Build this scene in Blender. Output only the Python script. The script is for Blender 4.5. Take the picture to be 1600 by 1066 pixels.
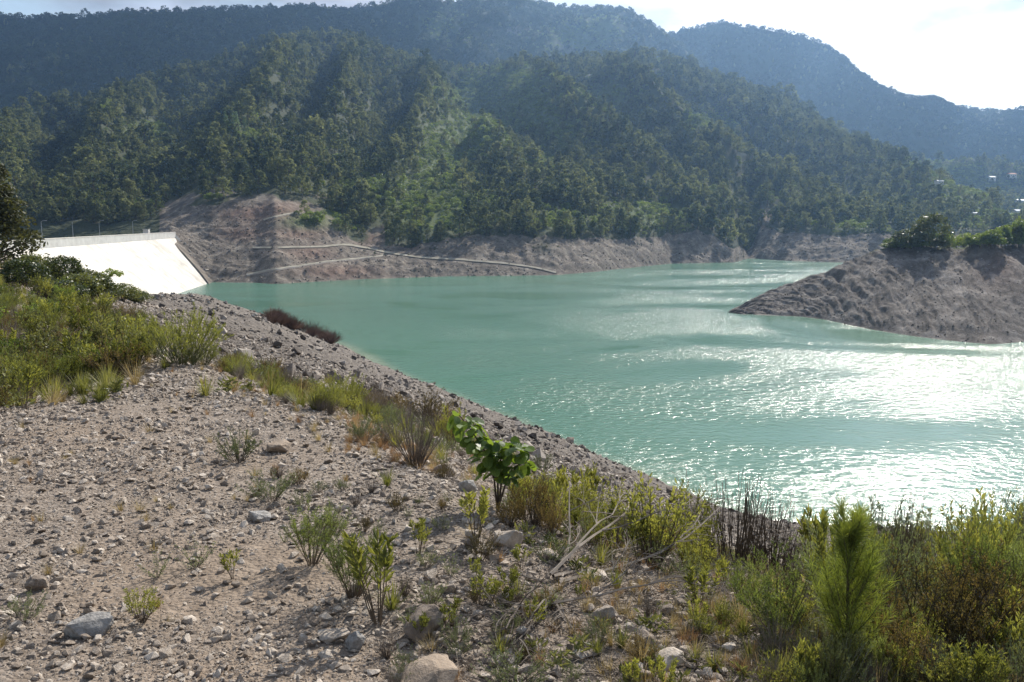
import bpy, math, random
import numpy as np
from mathutils import Vector, Matrix

for o in list(bpy.data.objects):
    bpy.data.objects.remove(o, do_unlink=True)
SC = bpy.context.scene
COL = SC.collection
random.seed(7)
RNG = np.random.default_rng(11)

# ------------------------------------------------------------------ camera
EYE = 30.0                       # metres above the lake
F = 1333.0                       # focal length in photo pixels (1600 wide)
PITCH = math.atan(188.0 / F)
cam_d = bpy.data.cameras.new('camera')
cam_d.sensor_width = 36.0
cam_d.lens = 36.0 * F / 1600.0
cam_d.clip_start = 0.05
cam_d.clip_end = 30000.0
cam = bpy.data.objects.new('camera', cam_d)
COL.objects.link(cam)
cam.location = (0, 0, EYE)
cam.rotation_euler = (math.pi / 2 - PITCH, 0, 0)
SC.camera = cam

# ------------------------------------------------------------------ light
SUN_AZ = math.radians(28.0)      # to the right of the view axis
SUN_EL = math.radians(37.0)
SUN_DIR = Vector((math.sin(SUN_AZ) * math.cos(SUN_EL), math.cos(SUN_AZ) * math.cos(SUN_EL), math.sin(SUN_EL)))
sun_d = bpy.data.lights.new('sun', 'SUN')
sun_d.energy = 4.9
sun_d.angle = math.radians(0.53)
sun_d.color = (1.0, 0.94, 0.85)
sun = bpy.data.objects.new('sun', sun_d)
COL.objects.link(sun)
sun.rotation_euler = (-SUN_DIR).to_track_quat('-Z', 'Y').to_euler()
sun.location = SUN_DIR * 400

W = bpy.data.worlds.new('World')
SC.world = W
W.use_nodes = True
SKY_STRENGTH = 0.10
def build_world():
    nt = W.node_tree; nt.nodes.clear()
    N = nt.nodes.new; L = nt.links.new
    out = N('ShaderNodeOutputWorld'); bg = N('ShaderNodeBackground')
    sky = N('ShaderNodeTexSky'); sky.sky_type = 'NISHITA'; sky.sun_disc = False
    sky.sun_elevation = SUN_EL; sky.sun_rotation = SUN_AZ
    sky.air_density = 1.2; sky.dust_density = 1.5
    tc = N('ShaderNodeTexCoord')
    mp = N('ShaderNodeMapping'); mp.inputs['Scale'].default_value = (1.0, 1.0, 2.6)
    L(tc.outputs['Generated'], mp.inputs['Vector'])
    n1 = N('ShaderNodeTexNoise'); n1.inputs['Scale'].default_value = 3.4; n1.inputs['Detail'].default_value = 9
    n1.inputs['Roughness'].default_value = 0.52; n1.inputs['Distortion'].default_value = 0.3
    L(mp.outputs[0], n1.inputs['Vector'])
    r1 = N('ShaderNodeMapRange'); r1.inputs['From Min'].default_value = 0.40; r1.inputs['From Max'].default_value = 0.58
    L(n1.outputs['Fac'], r1.inputs['Value'])
    n2 = N('ShaderNodeTexNoise'); n2.inputs['Scale'].default_value = 8.0; n2.inputs['Detail'].default_value = 8
    L(mp.outputs[0], n2.inputs['Vector'])
    # forward scattering: cloud near the sun is brighter
    dot = N('ShaderNodeVectorMath'); dot.operation = 'DOT_PRODUCT'
    nrm = N('ShaderNodeVectorMath'); nrm.operation = 'NORMALIZE'
    L(tc.outputs['Generated'], nrm.inputs[0])
    L(nrm.outputs[0], dot.inputs[0]); dot.inputs[1].default_value = SUN_DIR
    glow = N('ShaderNodeMapRange'); glow.inputs['From Min'].default_value = 0.60; glow.inputs['From Max'].default_value = 1.0
    glow.inputs['To Min'].default_value = 0.0; glow.inputs['To Max'].default_value = 1.0
    L(dot.outputs['Value'], glow.inputs['Value'])
    pw = N('ShaderNodeMath'); pw.operation = 'POWER'; pw.inputs[1].default_value = 1.3
    L(glow.outputs[0], pw.inputs[0])
    a = N('ShaderNodeMath'); a.operation = 'MULTIPLY_ADD'; a.inputs[1].default_value = 6.4; a.inputs[2].default_value = 2.7
    L(pw.outputs[0], a.inputs[0])
    sh = N('ShaderNodeMapRange'); sh.inputs['From Min'].default_value = 0.32; sh.inputs['From Max'].default_value = 0.68
    sh.inputs['To Min'].default_value = 0.45; sh.inputs['To Max'].default_value = 1.75
    L(n2.outputs['Fac'], sh.inputs['Value'])
    b = N('ShaderNodeMath'); b.operation = 'MULTIPLY'
    L(a.outputs[0], b.inputs[0]); L(sh.outputs[0], b.inputs[1])
    cc = N('ShaderNodeVectorMath'); cc.operation = 'SCALE'; cc.inputs[0].default_value = (0.90, 0.96, 1.14)
    L(b.outputs[0], cc.inputs['Scale'])
    mix = N('ShaderNodeMix'); mix.data_type = 'RGBA'
    L(r1.outputs[0], mix.inputs['Factor']); L(sky.outputs[0], mix.inputs[6]); L(cc.outputs[0], mix.inputs[7])
    bg.inputs['Strength'].default_value = SKY_STRENGTH
    L(mix.outputs[2], bg.inputs['Color']); L(bg.outputs[0], out.inputs['Surface'])
build_world()

SC.view_settings.view_transform = 'Standard'
SC.view_settings.look = 'None'
SC.view_settings.exposure = 0.52
SC.view_settings.gamma = 1.0
SC.render.engine = 'CYCLES'
SC.cycles.use_denoising = True
SC.cycles.max_bounces = 6
SC.cycles.diffuse_bounces = 3
SC.cycles.glossy_bounces = 2
SC.cycles.transmission_bounces = 4
SC.cycles.volume_bounces = 1
SC.cycles.transparent_max_bounces = 6
SC.cycles.sample_clamp_indirect = 6.0

# ------------------------------------------------------------------ helpers: projection
CP, SP = math.cos(PITCH), math.sin(PITCH)
def ray(px, py):
    u = (px - 800.0) / F; v = (533.0 - py) / F
    dx, dy, dz = u, CP + v * SP, -SP + v * CP
    return dx / dy, dz / dy                        # per metre of forward distance
def P(px, py, D):
    a, t = ray(px, py)
    return np.array((a * D, D, EYE + t * D))
def PZ(px, py, z):
    a, t = ray(px, py)
    D = (z - EYE) / t
    return np.array((a * D, D, z))
def proj(x, y, z):
    zz = z - EYE
    d = y * CP - zz * SP; v = y * SP + zz * CP
    return 800 + F * x / d, 533 - F * v / d

# ------------------------------------------------------------------ helpers: noise
_perm = np.random.default_rng(3).permutation(512)
_ang = np.random.default_rng(4).uniform(0, 2 * np.pi, 512)
_gx, _gy = np.cos(_ang), np.sin(_ang)
def perlin(x, y):
    x = np.asarray(x, float); y = np.asarray(y, float)
    xi = np.floor(x).astype(np.int64); yi = np.floor(y).astype(np.int64)
    xf = x - xi; yf = y - yi
    def g(ix, iy, dx, dy):
        h = _perm[(_perm[ix & 511] + iy) & 511]
        return _gx[h] * dx + _gy[h] * dy
    u = xf * xf * xf * (xf * (xf * 6 - 15) + 10); v = yf * yf * yf * (yf * (yf * 6 - 15) + 10)
    a = g(xi, yi, xf, yf); b = g(xi + 1, yi, xf - 1, yf)
    c = g(xi, yi + 1, xf, yf - 1); d = g(xi + 1, yi + 1, xf - 1, yf - 1)
    return (a + u * (b - a)) * (1 - v) + (c + u * (d - c)) * v
def fbm(x, y, o=4, gain=0.5):
    s = 0; a = 1.0
    for k in range(o):
        s = s + a * perlin(x * 2 ** k + 17.3 * k, y * 2 ** k - 9.1 * k); a *= gain
    return s
def ridged(x, y, o=4):
    s = 0; a = 1.0
    for k in range(o):
        s = s + a * (1 - 2.2 * np.abs(perlin(x * 2 ** k + 31.7 * k, y * 2 ** k + 5.9 * k))); a *= 0.5
    return s
def sstep(a, b, x):
    t = np.clip((x - a) / (b - a), 0, 1); return t * t * (3 - 2 * t)

# ------------------------------------------------------------------ helpers: meshes and objects
def mesh_np(name, V, Q, mats, smooth=False, mi=None, attrs=None):
    V = np.asarray(V, np.float32).reshape(-1, 3); Q = np.asarray(Q, np.int32)
    me = bpy.data.meshes.new(name)
    k = Q.shape[1]
    me.vertices.add(len(V)); me.vertices.foreach_set('co', V.ravel())
    me.loops.add(Q.size); me.loops.foreach_set('vertex_index', Q.ravel())
    me.polygons.add(len(Q)); me.polygons.foreach_set('loop_start', np.arange(0, Q.size, k, dtype=np.int32))
    me.polygons.foreach_set('loop_total', np.full(len(Q), k, np.int32))
    me.polygons.foreach_set('use_smooth', np.full(len(Q), bool(smooth)))
    for m in (mats if isinstance(mats, (list, tuple)) else [mats]): me.materials.append(m)
    if mi is not None: me.polygons.foreach_set('material_index', np.asarray(mi, np.int32))
    for n, a in (attrs or {}).items():
        at = me.attributes.new(n, 'FLOAT', 'POINT'); at.data.foreach_set('value', np.asarray(a, np.float32).ravel())
    me.update(calc_edges=True); me.validate()
    return me
def grid_quads(nr, nc):
    i = np.arange(nr * nc).reshape(nr, nc)
    return np.stack([i[:-1, :-1], i[:-1, 1:], i[1:, 1:], i[1:, :-1]], -1).reshape(-1, 4)
def obj(name, me, parent=None):
    o = bpy.data.objects.new(name, me); COL.objects.link(o)
    if parent is not None: o.parent = parent
    return o
def tag(o, label=None, cat=None, group=None, kind=None):
    if label: o['label'] = label
    if cat: o['category'] = cat
    if group: o['group'] = group
    if kind: o['kind'] = kind
    return o
def empty(name, loc=(0, 0, 0), rot=(0, 0, 0), scale=1.0):
    o = bpy.data.objects.new(name, None); COL.objects.link(o)
    o.location = loc; o.rotation_euler = rot
    o.scale = (scale,) * 3 if np.isscalar(scale) else scale
    return o
def place(proto, name, label, cat, group, loc, rot=(0, 0, 0), scale=1.0):
    """proto: list of (part name, mesh). A thing of its own with its own part objects that share mesh data."""
    r = tag(empty(name, loc, rot, scale), label, cat, group)
    for pn, me in proto: obj(pn, me, r)
    return r

class MB:
    """collects quads"""
    def __init__(s): s.v = []; s.q = []; s.m = []; s.n = 0
    def add(s, V, Q, m=0):
        V = np.asarray(V, float).reshape(-1, 3); Q = np.asarray(Q, int).reshape(-1, 4)
        s.v.append(V); s.q.append(Q + s.n); s.m.append(np.full(len(Q), m)); s.n += len(V)
    def tube(s, pts, rad, k=4, m=0):
        pts = np.asarray(pts, float); n = len(pts)
        rad = np.broadcast_to(np.asarray(rad, float), (n,))
        T = np.gradient(pts, axis=0); T /= np.linalg.norm(T, axis=1)[:, None] + 1e-9
        ref = np.array((0.31, 0.17, 0.93)) if abs(T[0, 2]) < 0.8 else np.array((0.9, 0.3, 0.1))
        A = np.cross(T, ref); A /= np.linalg.norm(A, axis=1)[:, None] + 1e-9
        B = np.cross(T, A)
        ang = np.arange(k) * 2 * np.pi / k
        ring = pts[:, None, :] + rad[:, None, None] * (np.cos(ang)[None, :, None] * A[:, None, :] + np.sin(ang)[None, :, None] * B[:, None, :])
        i = np.arange(n * k).reshape(n, k)
        j = np.roll(i, -1, 1)
        s.add(ring, np.stack([i[:-1], j[:-1], j[1:], i[1:]], -1), m)
    def leaves(s, p, d, L, w, rng, m=0, fold=0.25, up=None):
        """diamond leaves, one folded quad each; p base points, d directions"""
        p = np.asarray(p, float); d = np.asarray(d, float); n = len(p)
        if n == 0: return
        d = d / (np.linalg.norm(d, axis=1)[:, None] + 1e-9)
        r = rng.normal(size=(n, 3)) if up is None else up + 0.35 * rng.normal(size=(n, 3))
        sd = np.cross(d, r); sd /= np.linalg.norm(sd, axis=1)[:, None] + 1e-9
        nn = np.cross(sd, d)
        L = np.broadcast_to(L, (n,))[:, None]; w = np.broadcast_to(w, (n,))[:, None]
        mid = p + d * L * 0.5 + nn * w * fold
        V = np.stack([p, mid + sd * w * 0.5, p + d * L - nn * L * 0.08, mid - sd * w * 0.5], 1)
        i = np.arange(n * 4).reshape(n, 4)
        s.add(V, i, m)
    def box(s, c, sz, R=None, m=0):
        x, y, z = np.asarray(sz, float) / 2
        V = np.array([(-x, -y, -z), (x, -y, -z), (x, y, -z), (-x, y, -z), (-x, -y, z), (x, -y, z), (x, y, z), (-x, y, z)])
        if R is not None: V = V @ np.asarray(R).T
        s.add(V + np.asarray(c, float), [(0, 3, 2, 1), (4, 5, 6, 7), (0, 1, 5, 4), (1, 2, 6, 5), (2, 3, 7, 6), (3, 0, 4, 7)], m)
    def mesh(s, name, mats, smooth=False):
        return mesh_np(name, np.concatenate(s.v), np.concatenate(s.q), mats, smooth, np.concatenate(s.m))

# ------------------------------------------------------------------ materials
def newmat(name):
    m = bpy.data.materials.new(name); m.use_nodes = True
    m.node_tree.nodes.clear()
    return m, m.node_tree.nodes.new, m.node_tree.links.new
def ramp(N, stops, interp='LINEAR'):
    r = N('ShaderNodeValToRGB'); cr = r.color_ramp; cr.interpolation = interp
    while len(cr.elements) < len(stops): cr.elements.new(0.5)
    for e, (p, c) in zip(cr.elements, stops): e.position = p; e.color = (*c, 1)
    return r
def leaf_mat(name, c1, c2, trans=0.35, tcol=None, rough=0.55, scale=6.0, gloss=0.25):
    m, N, L = newmat(name)
    out = N('ShaderNodeOutputMaterial')
    oi = N('ShaderNodeObjectInfo'); ge = N('ShaderNodeNewGeometry')
    no = N('ShaderNodeTexNoise'); no.inputs['Scale'].default_value = scale; no.inputs['Detail'].default_value = 3
    tc = N('ShaderNodeTexCoord'); L(tc.outputs['Object'], no.inputs['Vector'])
    ad = N('ShaderNodeMath'); ad.operation = 'MULTIPLY_ADD'; ad.inputs[1].default_value = 0.7; ad.inputs[2].default_value = -0.35
    L(oi.outputs['Random'], ad.inputs[0])
    a2 = N('ShaderNodeMath'); a2.operation = 'ADD'; L(no.outputs['Fac'], a2.inputs[0]); L(ad.outputs[0], a2.inputs[1])
    a3 = N('ShaderNodeMath'); a3.operation = 'MULTIPLY_ADD'; a3.inputs[1].default_value = 0.36; a3.inputs[2].default_value = -0.18
    L(ge.outputs['Random Per Island'], a3.inputs[0])
    a4 = N('ShaderNodeMath'); a4.operation = 'ADD'; L(a2.outputs[0], a4.inputs[0]); L(a3.outputs[0], a4.inputs[1])
    r = ramp(N, [(0.2, c1), (0.8, c2)]); L(a4.outputs[0], r.inputs[0])
    p = N('ShaderNodeBsdfPrincipled'); p.inputs['Roughness'].default_value = rough
    p.inputs['Specular IOR Level'].default_value = gloss
    L(r.outputs[0], p.inputs['Base Color'])
    t = N('ShaderNodeBsdfTranslucent')
    hs = N('ShaderNodeMix'); hs.data_type = 'RGBA'; hs.blend_type = 'MULTIPLY'; hs.inputs['Factor'].default_value = 1.0
    L(r.outputs[0], hs.inputs[6]); hs.inputs[7].default_value = (*(tcol or (1.6, 1.5, 0.5)), 1)
    L(hs.outputs[2], t.inputs['Color'])
    mx = N('ShaderNodeMixShader'); mx.inputs[0].default_value = trans
    L(p.outputs[0], mx.inputs[1]); L(t.outputs[0], mx.inputs[2]); L(mx.outputs[0], out.inputs['Surface'])
    return m
def rough_mat(name, stops, scale=3.0, detail=8, rough=0.9, bump=0.3, bscale=20.0, bdist=0.02, rand=0.0, coord='Object', spec=0.25):
    m, N, L = newmat(name)
    out = N('ShaderNodeOutputMaterial'); tc = N('ShaderNodeTexCoord')
    no = N('ShaderNodeTexNoise'); no.inputs['Scale'].default_value = scale; no.inputs['Detail'].default_value = detail; no.inputs['Roughness'].default_value = 0.62
    L(tc.outputs[coord], no.inputs['Vector'])
    v = no.outputs['Fac']
    if rand:
        oi = N('ShaderNodeObjectInfo')
        ad = N('ShaderNodeMath'); ad.operation = 'MULTIPLY_ADD'; ad.inputs[1].default_value = rand; ad.inputs[2].default_value = -rand / 2
        L(oi.outputs['Random'], ad.inputs[0])
        a2 = N('ShaderNodeMath'); a2.operation = 'ADD'; L(v, a2.inputs[0]); L(ad.outputs[0], a2.inputs[1]); v = a2.outputs[0]
    r = ramp(N, stops); L(v, r.inputs[0])
    b = N('ShaderNodeTexNoise'); b.inputs['Scale'].default_value = bscale; b.inputs['Detail'].default_value = 6; b.inputs['Roughness'].default_value = 0.65
    L(tc.outputs[coord], b.inputs['Vector'])
    bp = N('ShaderNodeBump'); bp.inputs['Strength'].default_value = bump; bp.inputs['Distance'].default_value = bdist
    L(b.outputs['Fac'], bp.inputs['Height'])
    p = N('ShaderNodeBsdfPrincipled'); p.inputs['Roughness'].default_value = rough; p.inputs['Specular IOR Level'].default_value = spec
    L(r.outputs[0], p.inputs['Base Color']); L(bp.outputs[0], p.inputs['Normal']); L(p.outputs[0], out.inputs['Surface'])
    return m

M = {}
M['bark'] = rough_mat('bark', [(0.3, (0.05, 0.035, 0.025)), (0.7, (0.13, 0.10, 0.08))], 4, 6, 0.9, 0.4, 18, 0.02)
M['pine'] = leaf_mat('pine_needles', (0.045, 0.066, 0.036), (0.185, 0.205, 0.10), 0.52, (1.25, 1.2, 0.8), 0.75, 1.2, 0.15)
M['broad'] = leaf_mat('broadleaf', (0.075, 0.11, 0.03), (0.20, 0.25, 0.08), 0.42, (1.5, 1.5, 0.6), 0.5, 1.0)
M['olive'] = leaf_mat('olive_needles', (0.06, 0.068, 0.034), (0.16, 0.165, 0.075), 0.42, (1.2, 1.1, 0.6), 0.6, 2.0)
M['evergreen'] = leaf_mat('evergreen_leaves', (0.05, 0.07, 0.028), (0.16, 0.18, 0.07), 0.40, (1.3, 1.2, 0.6), 0.45, 1.5, 0.4)
M['poplar'] = leaf_mat('poplar_leaves', (0.09, 0.14, 0.07), (0.18, 0.24, 0.13), 0.35, (1.3, 1.3, 0.8), 0.5, 1.0)
M['ridge'] = leaf_mat('ridge_scrub', (0.022, 0.038, 0.024), (0.055, 0.08, 0.042), 0.25, (1.3, 1.3, 0.7), 0.6, 1.0)  # darkest leaves; on the back ridges the colour also deepens their shade
M['shoot'] = leaf_mat('bright_shoots', (0.125, 0.145, 0.04), (0.35, 0.365, 0.105), 0.42, (1.25, 1.15, 0.6), 0.45, 5.0)
M['leafy'] = leaf_mat('green_leaves', (0.075, 0.09, 0.035), (0.20, 0.212, 0.085), 0.40, (1.25, 1.15, 0.65), 0.45, 5.0)
M['feather'] = leaf_mat('feathery_green', (0.10, 0.13, 0.05), (0.27, 0.31, 0.12), 0.45, (1.3, 1.3, 0.6), 0.6, 5.0)
M['greygreen'] = leaf_mat('grey_green_leaves', (0.10, 0.125, 0.065), (0.23, 0.26, 0.14), 0.4, (1.2, 1.2, 0.7), 0.7, 5.0)
M['heath'] = leaf_mat('brown_heath_leaves', (0.08, 0.075, 0.03), (0.26, 0.20, 0.085), 0.35, (1.3, 1.15, 0.6), 0.7, 6.0)
M['sapling'] = leaf_mat('sapling_leaves', (0.055, 0.10, 0.03), (0.17, 0.24, 0.06), 0.45, (1.5, 1.45, 0.5), 0.45, 6.0, 0.3)
M['straw'] = leaf_mat('dry_straw', (0.24, 0.19, 0.10), (0.46, 0.38, 0.22), 0.35, (1.1, 1.0, 0.7), 0.8, 5.0, 0.1)
M['rust'] = leaf_mat('rusty_dry_grass', (0.25, 0.15, 0.085), (0.42, 0.29, 0.17), 0.35, (1.1, 1.0, 0.7), 0.8, 5.0, 0.1)
M['grass'] = leaf_mat('green_grass', (0.14, 0.15, 0.055), (0.30, 0.285, 0.12), 0.4, (1.2, 1.2, 0.5), 0.6, 5.0, 0.2)
M['twig'] = rough_mat('grey_twigs', [(0.3, (0.10, 0.08, 0.065)), (0.7, (0.27, 0.23, 0.19))], 9, 4, 0.9, 0.2, 60, 0.004, 0.3)
M['stem'] = rough_mat('brown_stems', [(0.3, (0.055, 0.042, 0.03)), (0.7, (0.15, 0.115, 0.08))], 9, 4, 0.9, 0.2, 60, 0.004, 0.3)
M['broomstem'] = rough_mat('broom_stems', [(0.3, (0.05, 0.06, 0.025)), (0.7, (0.13, 0.14, 0.06))], 9, 4, 0.8, 0.1, 60, 0.004, 0.3)
M['broomgreen'] = leaf_mat('broom_green', (0.15, 0.165, 0.05), (0.34, 0.345, 0.115), 0.38, (1.2, 1.2, 0.5), 0.6, 4.0)
M['stone'] = rough_mat('stone', [(0.22, (0.19, 0.152, 0.12)), (0.5, (0.36, 0.30, 0.24)), (0.8, (0.58, 0.505, 0.42))], 5, 10, 0.85, 0.5, 14, 0.03, 0.5)
M['stone_dark'] = rough_mat('dark_grey_stone', [(0.3, (0.15, 0.142, 0.132)), (0.7, (0.40, 0.375, 0.34))], 7, 10, 0.7, 0.5, 16, 0.03, 0.2, spec=0.4)
M['stone_tan'] = rough_mat('tan_stone', [(0.3, (0.19, 0.145, 0.105)), (0.7, (0.36, 0.285, 0.215))], 6, 10, 0.9, 0.5, 16, 0.03, 0.2)
M['concrete'] = rough_mat('white_concrete', [(0.2, (0.40, 0.37, 0.32)), (0.5, (0.60, 0.565, 0.50)), (0.8, (0.68, 0.645, 0.58))], 0.22, 10, 0.85, 0.1, 2, 0.02, 0.35, 'Object')
M['parapet'] = rough_mat('grey_concrete', [(0.3, (0.40, 0.39, 0.37)), (0.7, (0.54, 0.53, 0.50))], 0.3, 8, 0.85, 0.1, 2, 0.02)
M['metal'] = rough_mat('galvanised_metal', [(0.3, (0.32, 0.33, 0.34)), (0.7, (0.45, 0.46, 0.47))], 2, 4, 0.5, 0.05, 30, 0.002)
M['roofsheet'] = rough_mat('pale_roof_sheet', [(0.3, (0.38, 0.38, 0.39)), (0.7, (0.55, 0.55, 0.55))], 1, 4, 0.35, 0.1, 5, 0.01, 0.2, spec=0.6)
M['rooftile'] = rough_mat('red_roof_tile', [(0.3, (0.30, 0.11, 0.06)), (0.7, (0.45, 0.20, 0.12))], 2, 4, 0.8, 0.1, 8, 0.01, 0.2)
M['render'] = rough_mat('house_render', [(0.3, (0.62, 0.58, 0.52)), (0.7, (0.78, 0.75, 0.70))], 1, 4, 0.9, 0.05, 8, 0.01, 0.3)
M['glass'] = rough_mat('window_glass', [(0.3, (0.02, 0.025, 0.03)), (0.7, (0.05, 0.06, 0.07))], 1, 2, 0.1, 0.0, 8, 0.01, spec=0.6)
M['brownstem'] = rough_mat('red_brown_stems', [(0.3, (0.09, 0.05, 0.035)), (0.7, (0.22, 0.13, 0.09))], 9, 4, 0.9, 0.2, 60, 0.004, 0.3)
M['track'] = rough_mat('pale_track', [(0.3, (0.21, 0.19, 0.145)), (0.7, (0.36, 0.33, 0.26))], 0.25, 8, 0.95, 0.3, 1.5, 0.2)

def ground_mat(name, near=True):
    """gravel and soil; 'soil' attribute = tan fines, 'veg' = matted dead litter"""
    m, N, L = newmat(name)
    out = N('ShaderNodeOutputMaterial'); tc = N('ShaderNodeTexCoord'); ge = N('ShaderNodeNewGeometry')
    def noise(s, d=8, r=0.6):
        n = N('ShaderNodeTexNoise'); n.inputs['Scale'].default_value = s; n.inputs['Detail'].default_value = d; n.inputs['Roughness'].default_value = r
        L(ge.outputs['Position'], n.inputs['Vector']); return n
    v1 = N('ShaderNodeTexVoronoi'); v1.inputs['Scale'].default_value = 38; L(ge.outputs['Position'], v1.inputs['Vector'])
    v2 = N('ShaderNodeTexVoronoi'); v2.inputs['Scale'].default_value = 3.2; v2.inputs['Randomness'].default_value = 1.0
    L(ge.outputs['Position'], v2.inputs['Vector'])
    n1 = noise(0.7, 10, 0.65); n2 = noise(9.0, 8, 0.7); n3 = noise(0.10, 6, 0.6)
    # stone colour per voronoi cell
    cell = N('ShaderNodeSeparateColor'); L(v1.outputs['Color'], cell.inputs[0])
    rs = ramp(N, [(0.0, (0.10, 0.085, 0.072)), (0.45, (0.195, 0.168, 0.142)), (0.8, (0.30, 0.262, 0.225)), (1.0, (0.44, 0.39, 0.335))])
    L(cell.outputs[0], rs.inputs[0])
    rt = ramp(N, [(0.3, (0.17, 0.130, 0.095)), (0.55, (0.26, 0.203, 0.152)), (0.75, (0.355, 0.285, 0.22))]); L(n2.outputs['Fac'], rt.inputs[0])
    at = N('ShaderNodeAttribute'); at.attribute_name = 'soil'
    f = N('ShaderNodeMath'); f.operation = 'MULTIPLY_ADD'; f.inputs[1].default_value = 1.6; f.inputs[2].default_value = -0.28; L(n1.outputs['Fac'], f.inputs[0])
    f2 = N('ShaderNodeMath'); f2.operation = 'ADD'; f2.use_clamp = True; L(f.outputs[0], f2.inputs[0]); L(at.outputs['Fac'], f2.inputs[1])
    mx = N('ShaderNodeMix'); mx.data_type = 'RGBA'; L(f2.outputs[0], mx.inputs['Factor']); L(rs.outputs[0], mx.inputs[6]); L(rt.outputs[0], mx.inputs[7])
    # far rubble slope: greyer, larger cells
    c2 = N('ShaderNodeSeparateColor'); L(v2.outputs['Color'], c2.inputs[0])
    rr = ramp(N, [(0.0, (0.105, 0.09, 0.076)), (0.5, (0.19, 0.163, 0.138)), (1.0, (0.31, 0.27, 0.23))])
    c2m = N('ShaderNodeMath'); c2m.operation = 'MULTIPLY_ADD'; c2m.inputs[1].default_value = 0.6; L(c2.outputs[0], c2m.inputs[0])
    n4 = noise(1.3, 10, 0.75); n4m = N('ShaderNodeMath'); n4m.operation = 'MULTIPLY_ADD'; n4m.inputs[1].default_value = 1.0; n4m.inputs[2].default_value = -0.3
    L(n4.outputs['Fac'], n4m.inputs[0]); L(n4m.outputs[0], c2m.inputs[2]); L(c2m.outputs[0], rr.inputs[0])
    ar = N('ShaderNodeAttribute'); ar.attribute_name = 'rubble'
    mx2 = N('ShaderNodeMix'); mx2.data_type = 'RGBA'; L(ar.outputs['Fac'], mx2.inputs['Factor']); L(mx.outputs[2], mx2.inputs[6]); L(rr.outputs[0], mx2.inputs[7])
    # litter
    av = N('ShaderNodeAttribute'); av.attribute_name = 'veg'
    rl = ramp(N, [(0.3, (0.10, 0.08, 0.055)), (0.6, (0.20, 0.165, 0.12)), (0.8, (0.30, 0.26, 0.20))]); L(n2.outputs['Fac'], rl.inputs[0])
    mx3 = N('ShaderNodeMix'); mx3.data_type = 'RGBA'; L(av.outputs['Fac'], mx3.inputs['Factor']); L(mx2.outputs[2], mx3.inputs[6]); L(rl.outputs[0], mx3.inputs[7])
    # wet fine silt near the water line (z)
    p = N('ShaderNodeBsdfPrincipled'); p.inputs['Roughness'].default_value = 0.92; p.inputs['Specular IOR Level'].default_value = 0.2
    sx = N('ShaderNodeSeparateXYZ'); L(ge.outputs['Position'], sx.inputs[0])
    wz = N('ShaderNodeMapRange'); wz.inputs['From Min'].default_value = 0.25; wz.inputs['From Max'].default_value = 0.9; wz.inputs['To Min'].default_value = 1.0; wz.inputs['To Max'].default_value = 0.0
    L(sx.outputs['Z'], wz.inputs['Value'])
    wm = N('ShaderNodeMix'); wm.data_type = 'RGBA'; L(wz.outputs[0], wm.inputs['Factor']); L(mx3.outputs[2], wm.inputs[6]); wm.inputs[7].default_value = (0.075, 0.065, 0.05, 1)
    L(wm.outputs[2], p.inputs['Base Color'])
    b1 = N('ShaderNodeBump'); b1.inputs['Strength'].default_value = 0.6; b1.inputs['Distance'].default_value = 0.02
    L(v1.outputs['Distance'], b1.inputs['Height']); b1.invert = True
    b2 = N('ShaderNodeBump'); b2.inputs['Strength'].default_value = 0.7; b2.inputs['Distance'].default_value = 0.04
    L(n2.outputs['Fac'], b2.inputs['Height']); L(b1.outputs[0], b2.inputs['Normal'])
    b3 = N('ShaderNodeBump'); b3.inputs['Distance'].default_value = 0.5
    L(ar.outputs['Fac'], b3.inputs['Strength']); L(n4.outputs['Fac'], b3.inputs['Height']); L(b2.outputs[0], b3.inputs['Normal'])
    L(b3.outputs[0], p.inputs['Normal']); L(p.outputs[0], out.inputs['Surface'])
    return m
M['ground'] = ground_mat('gravel_ground')

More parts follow.
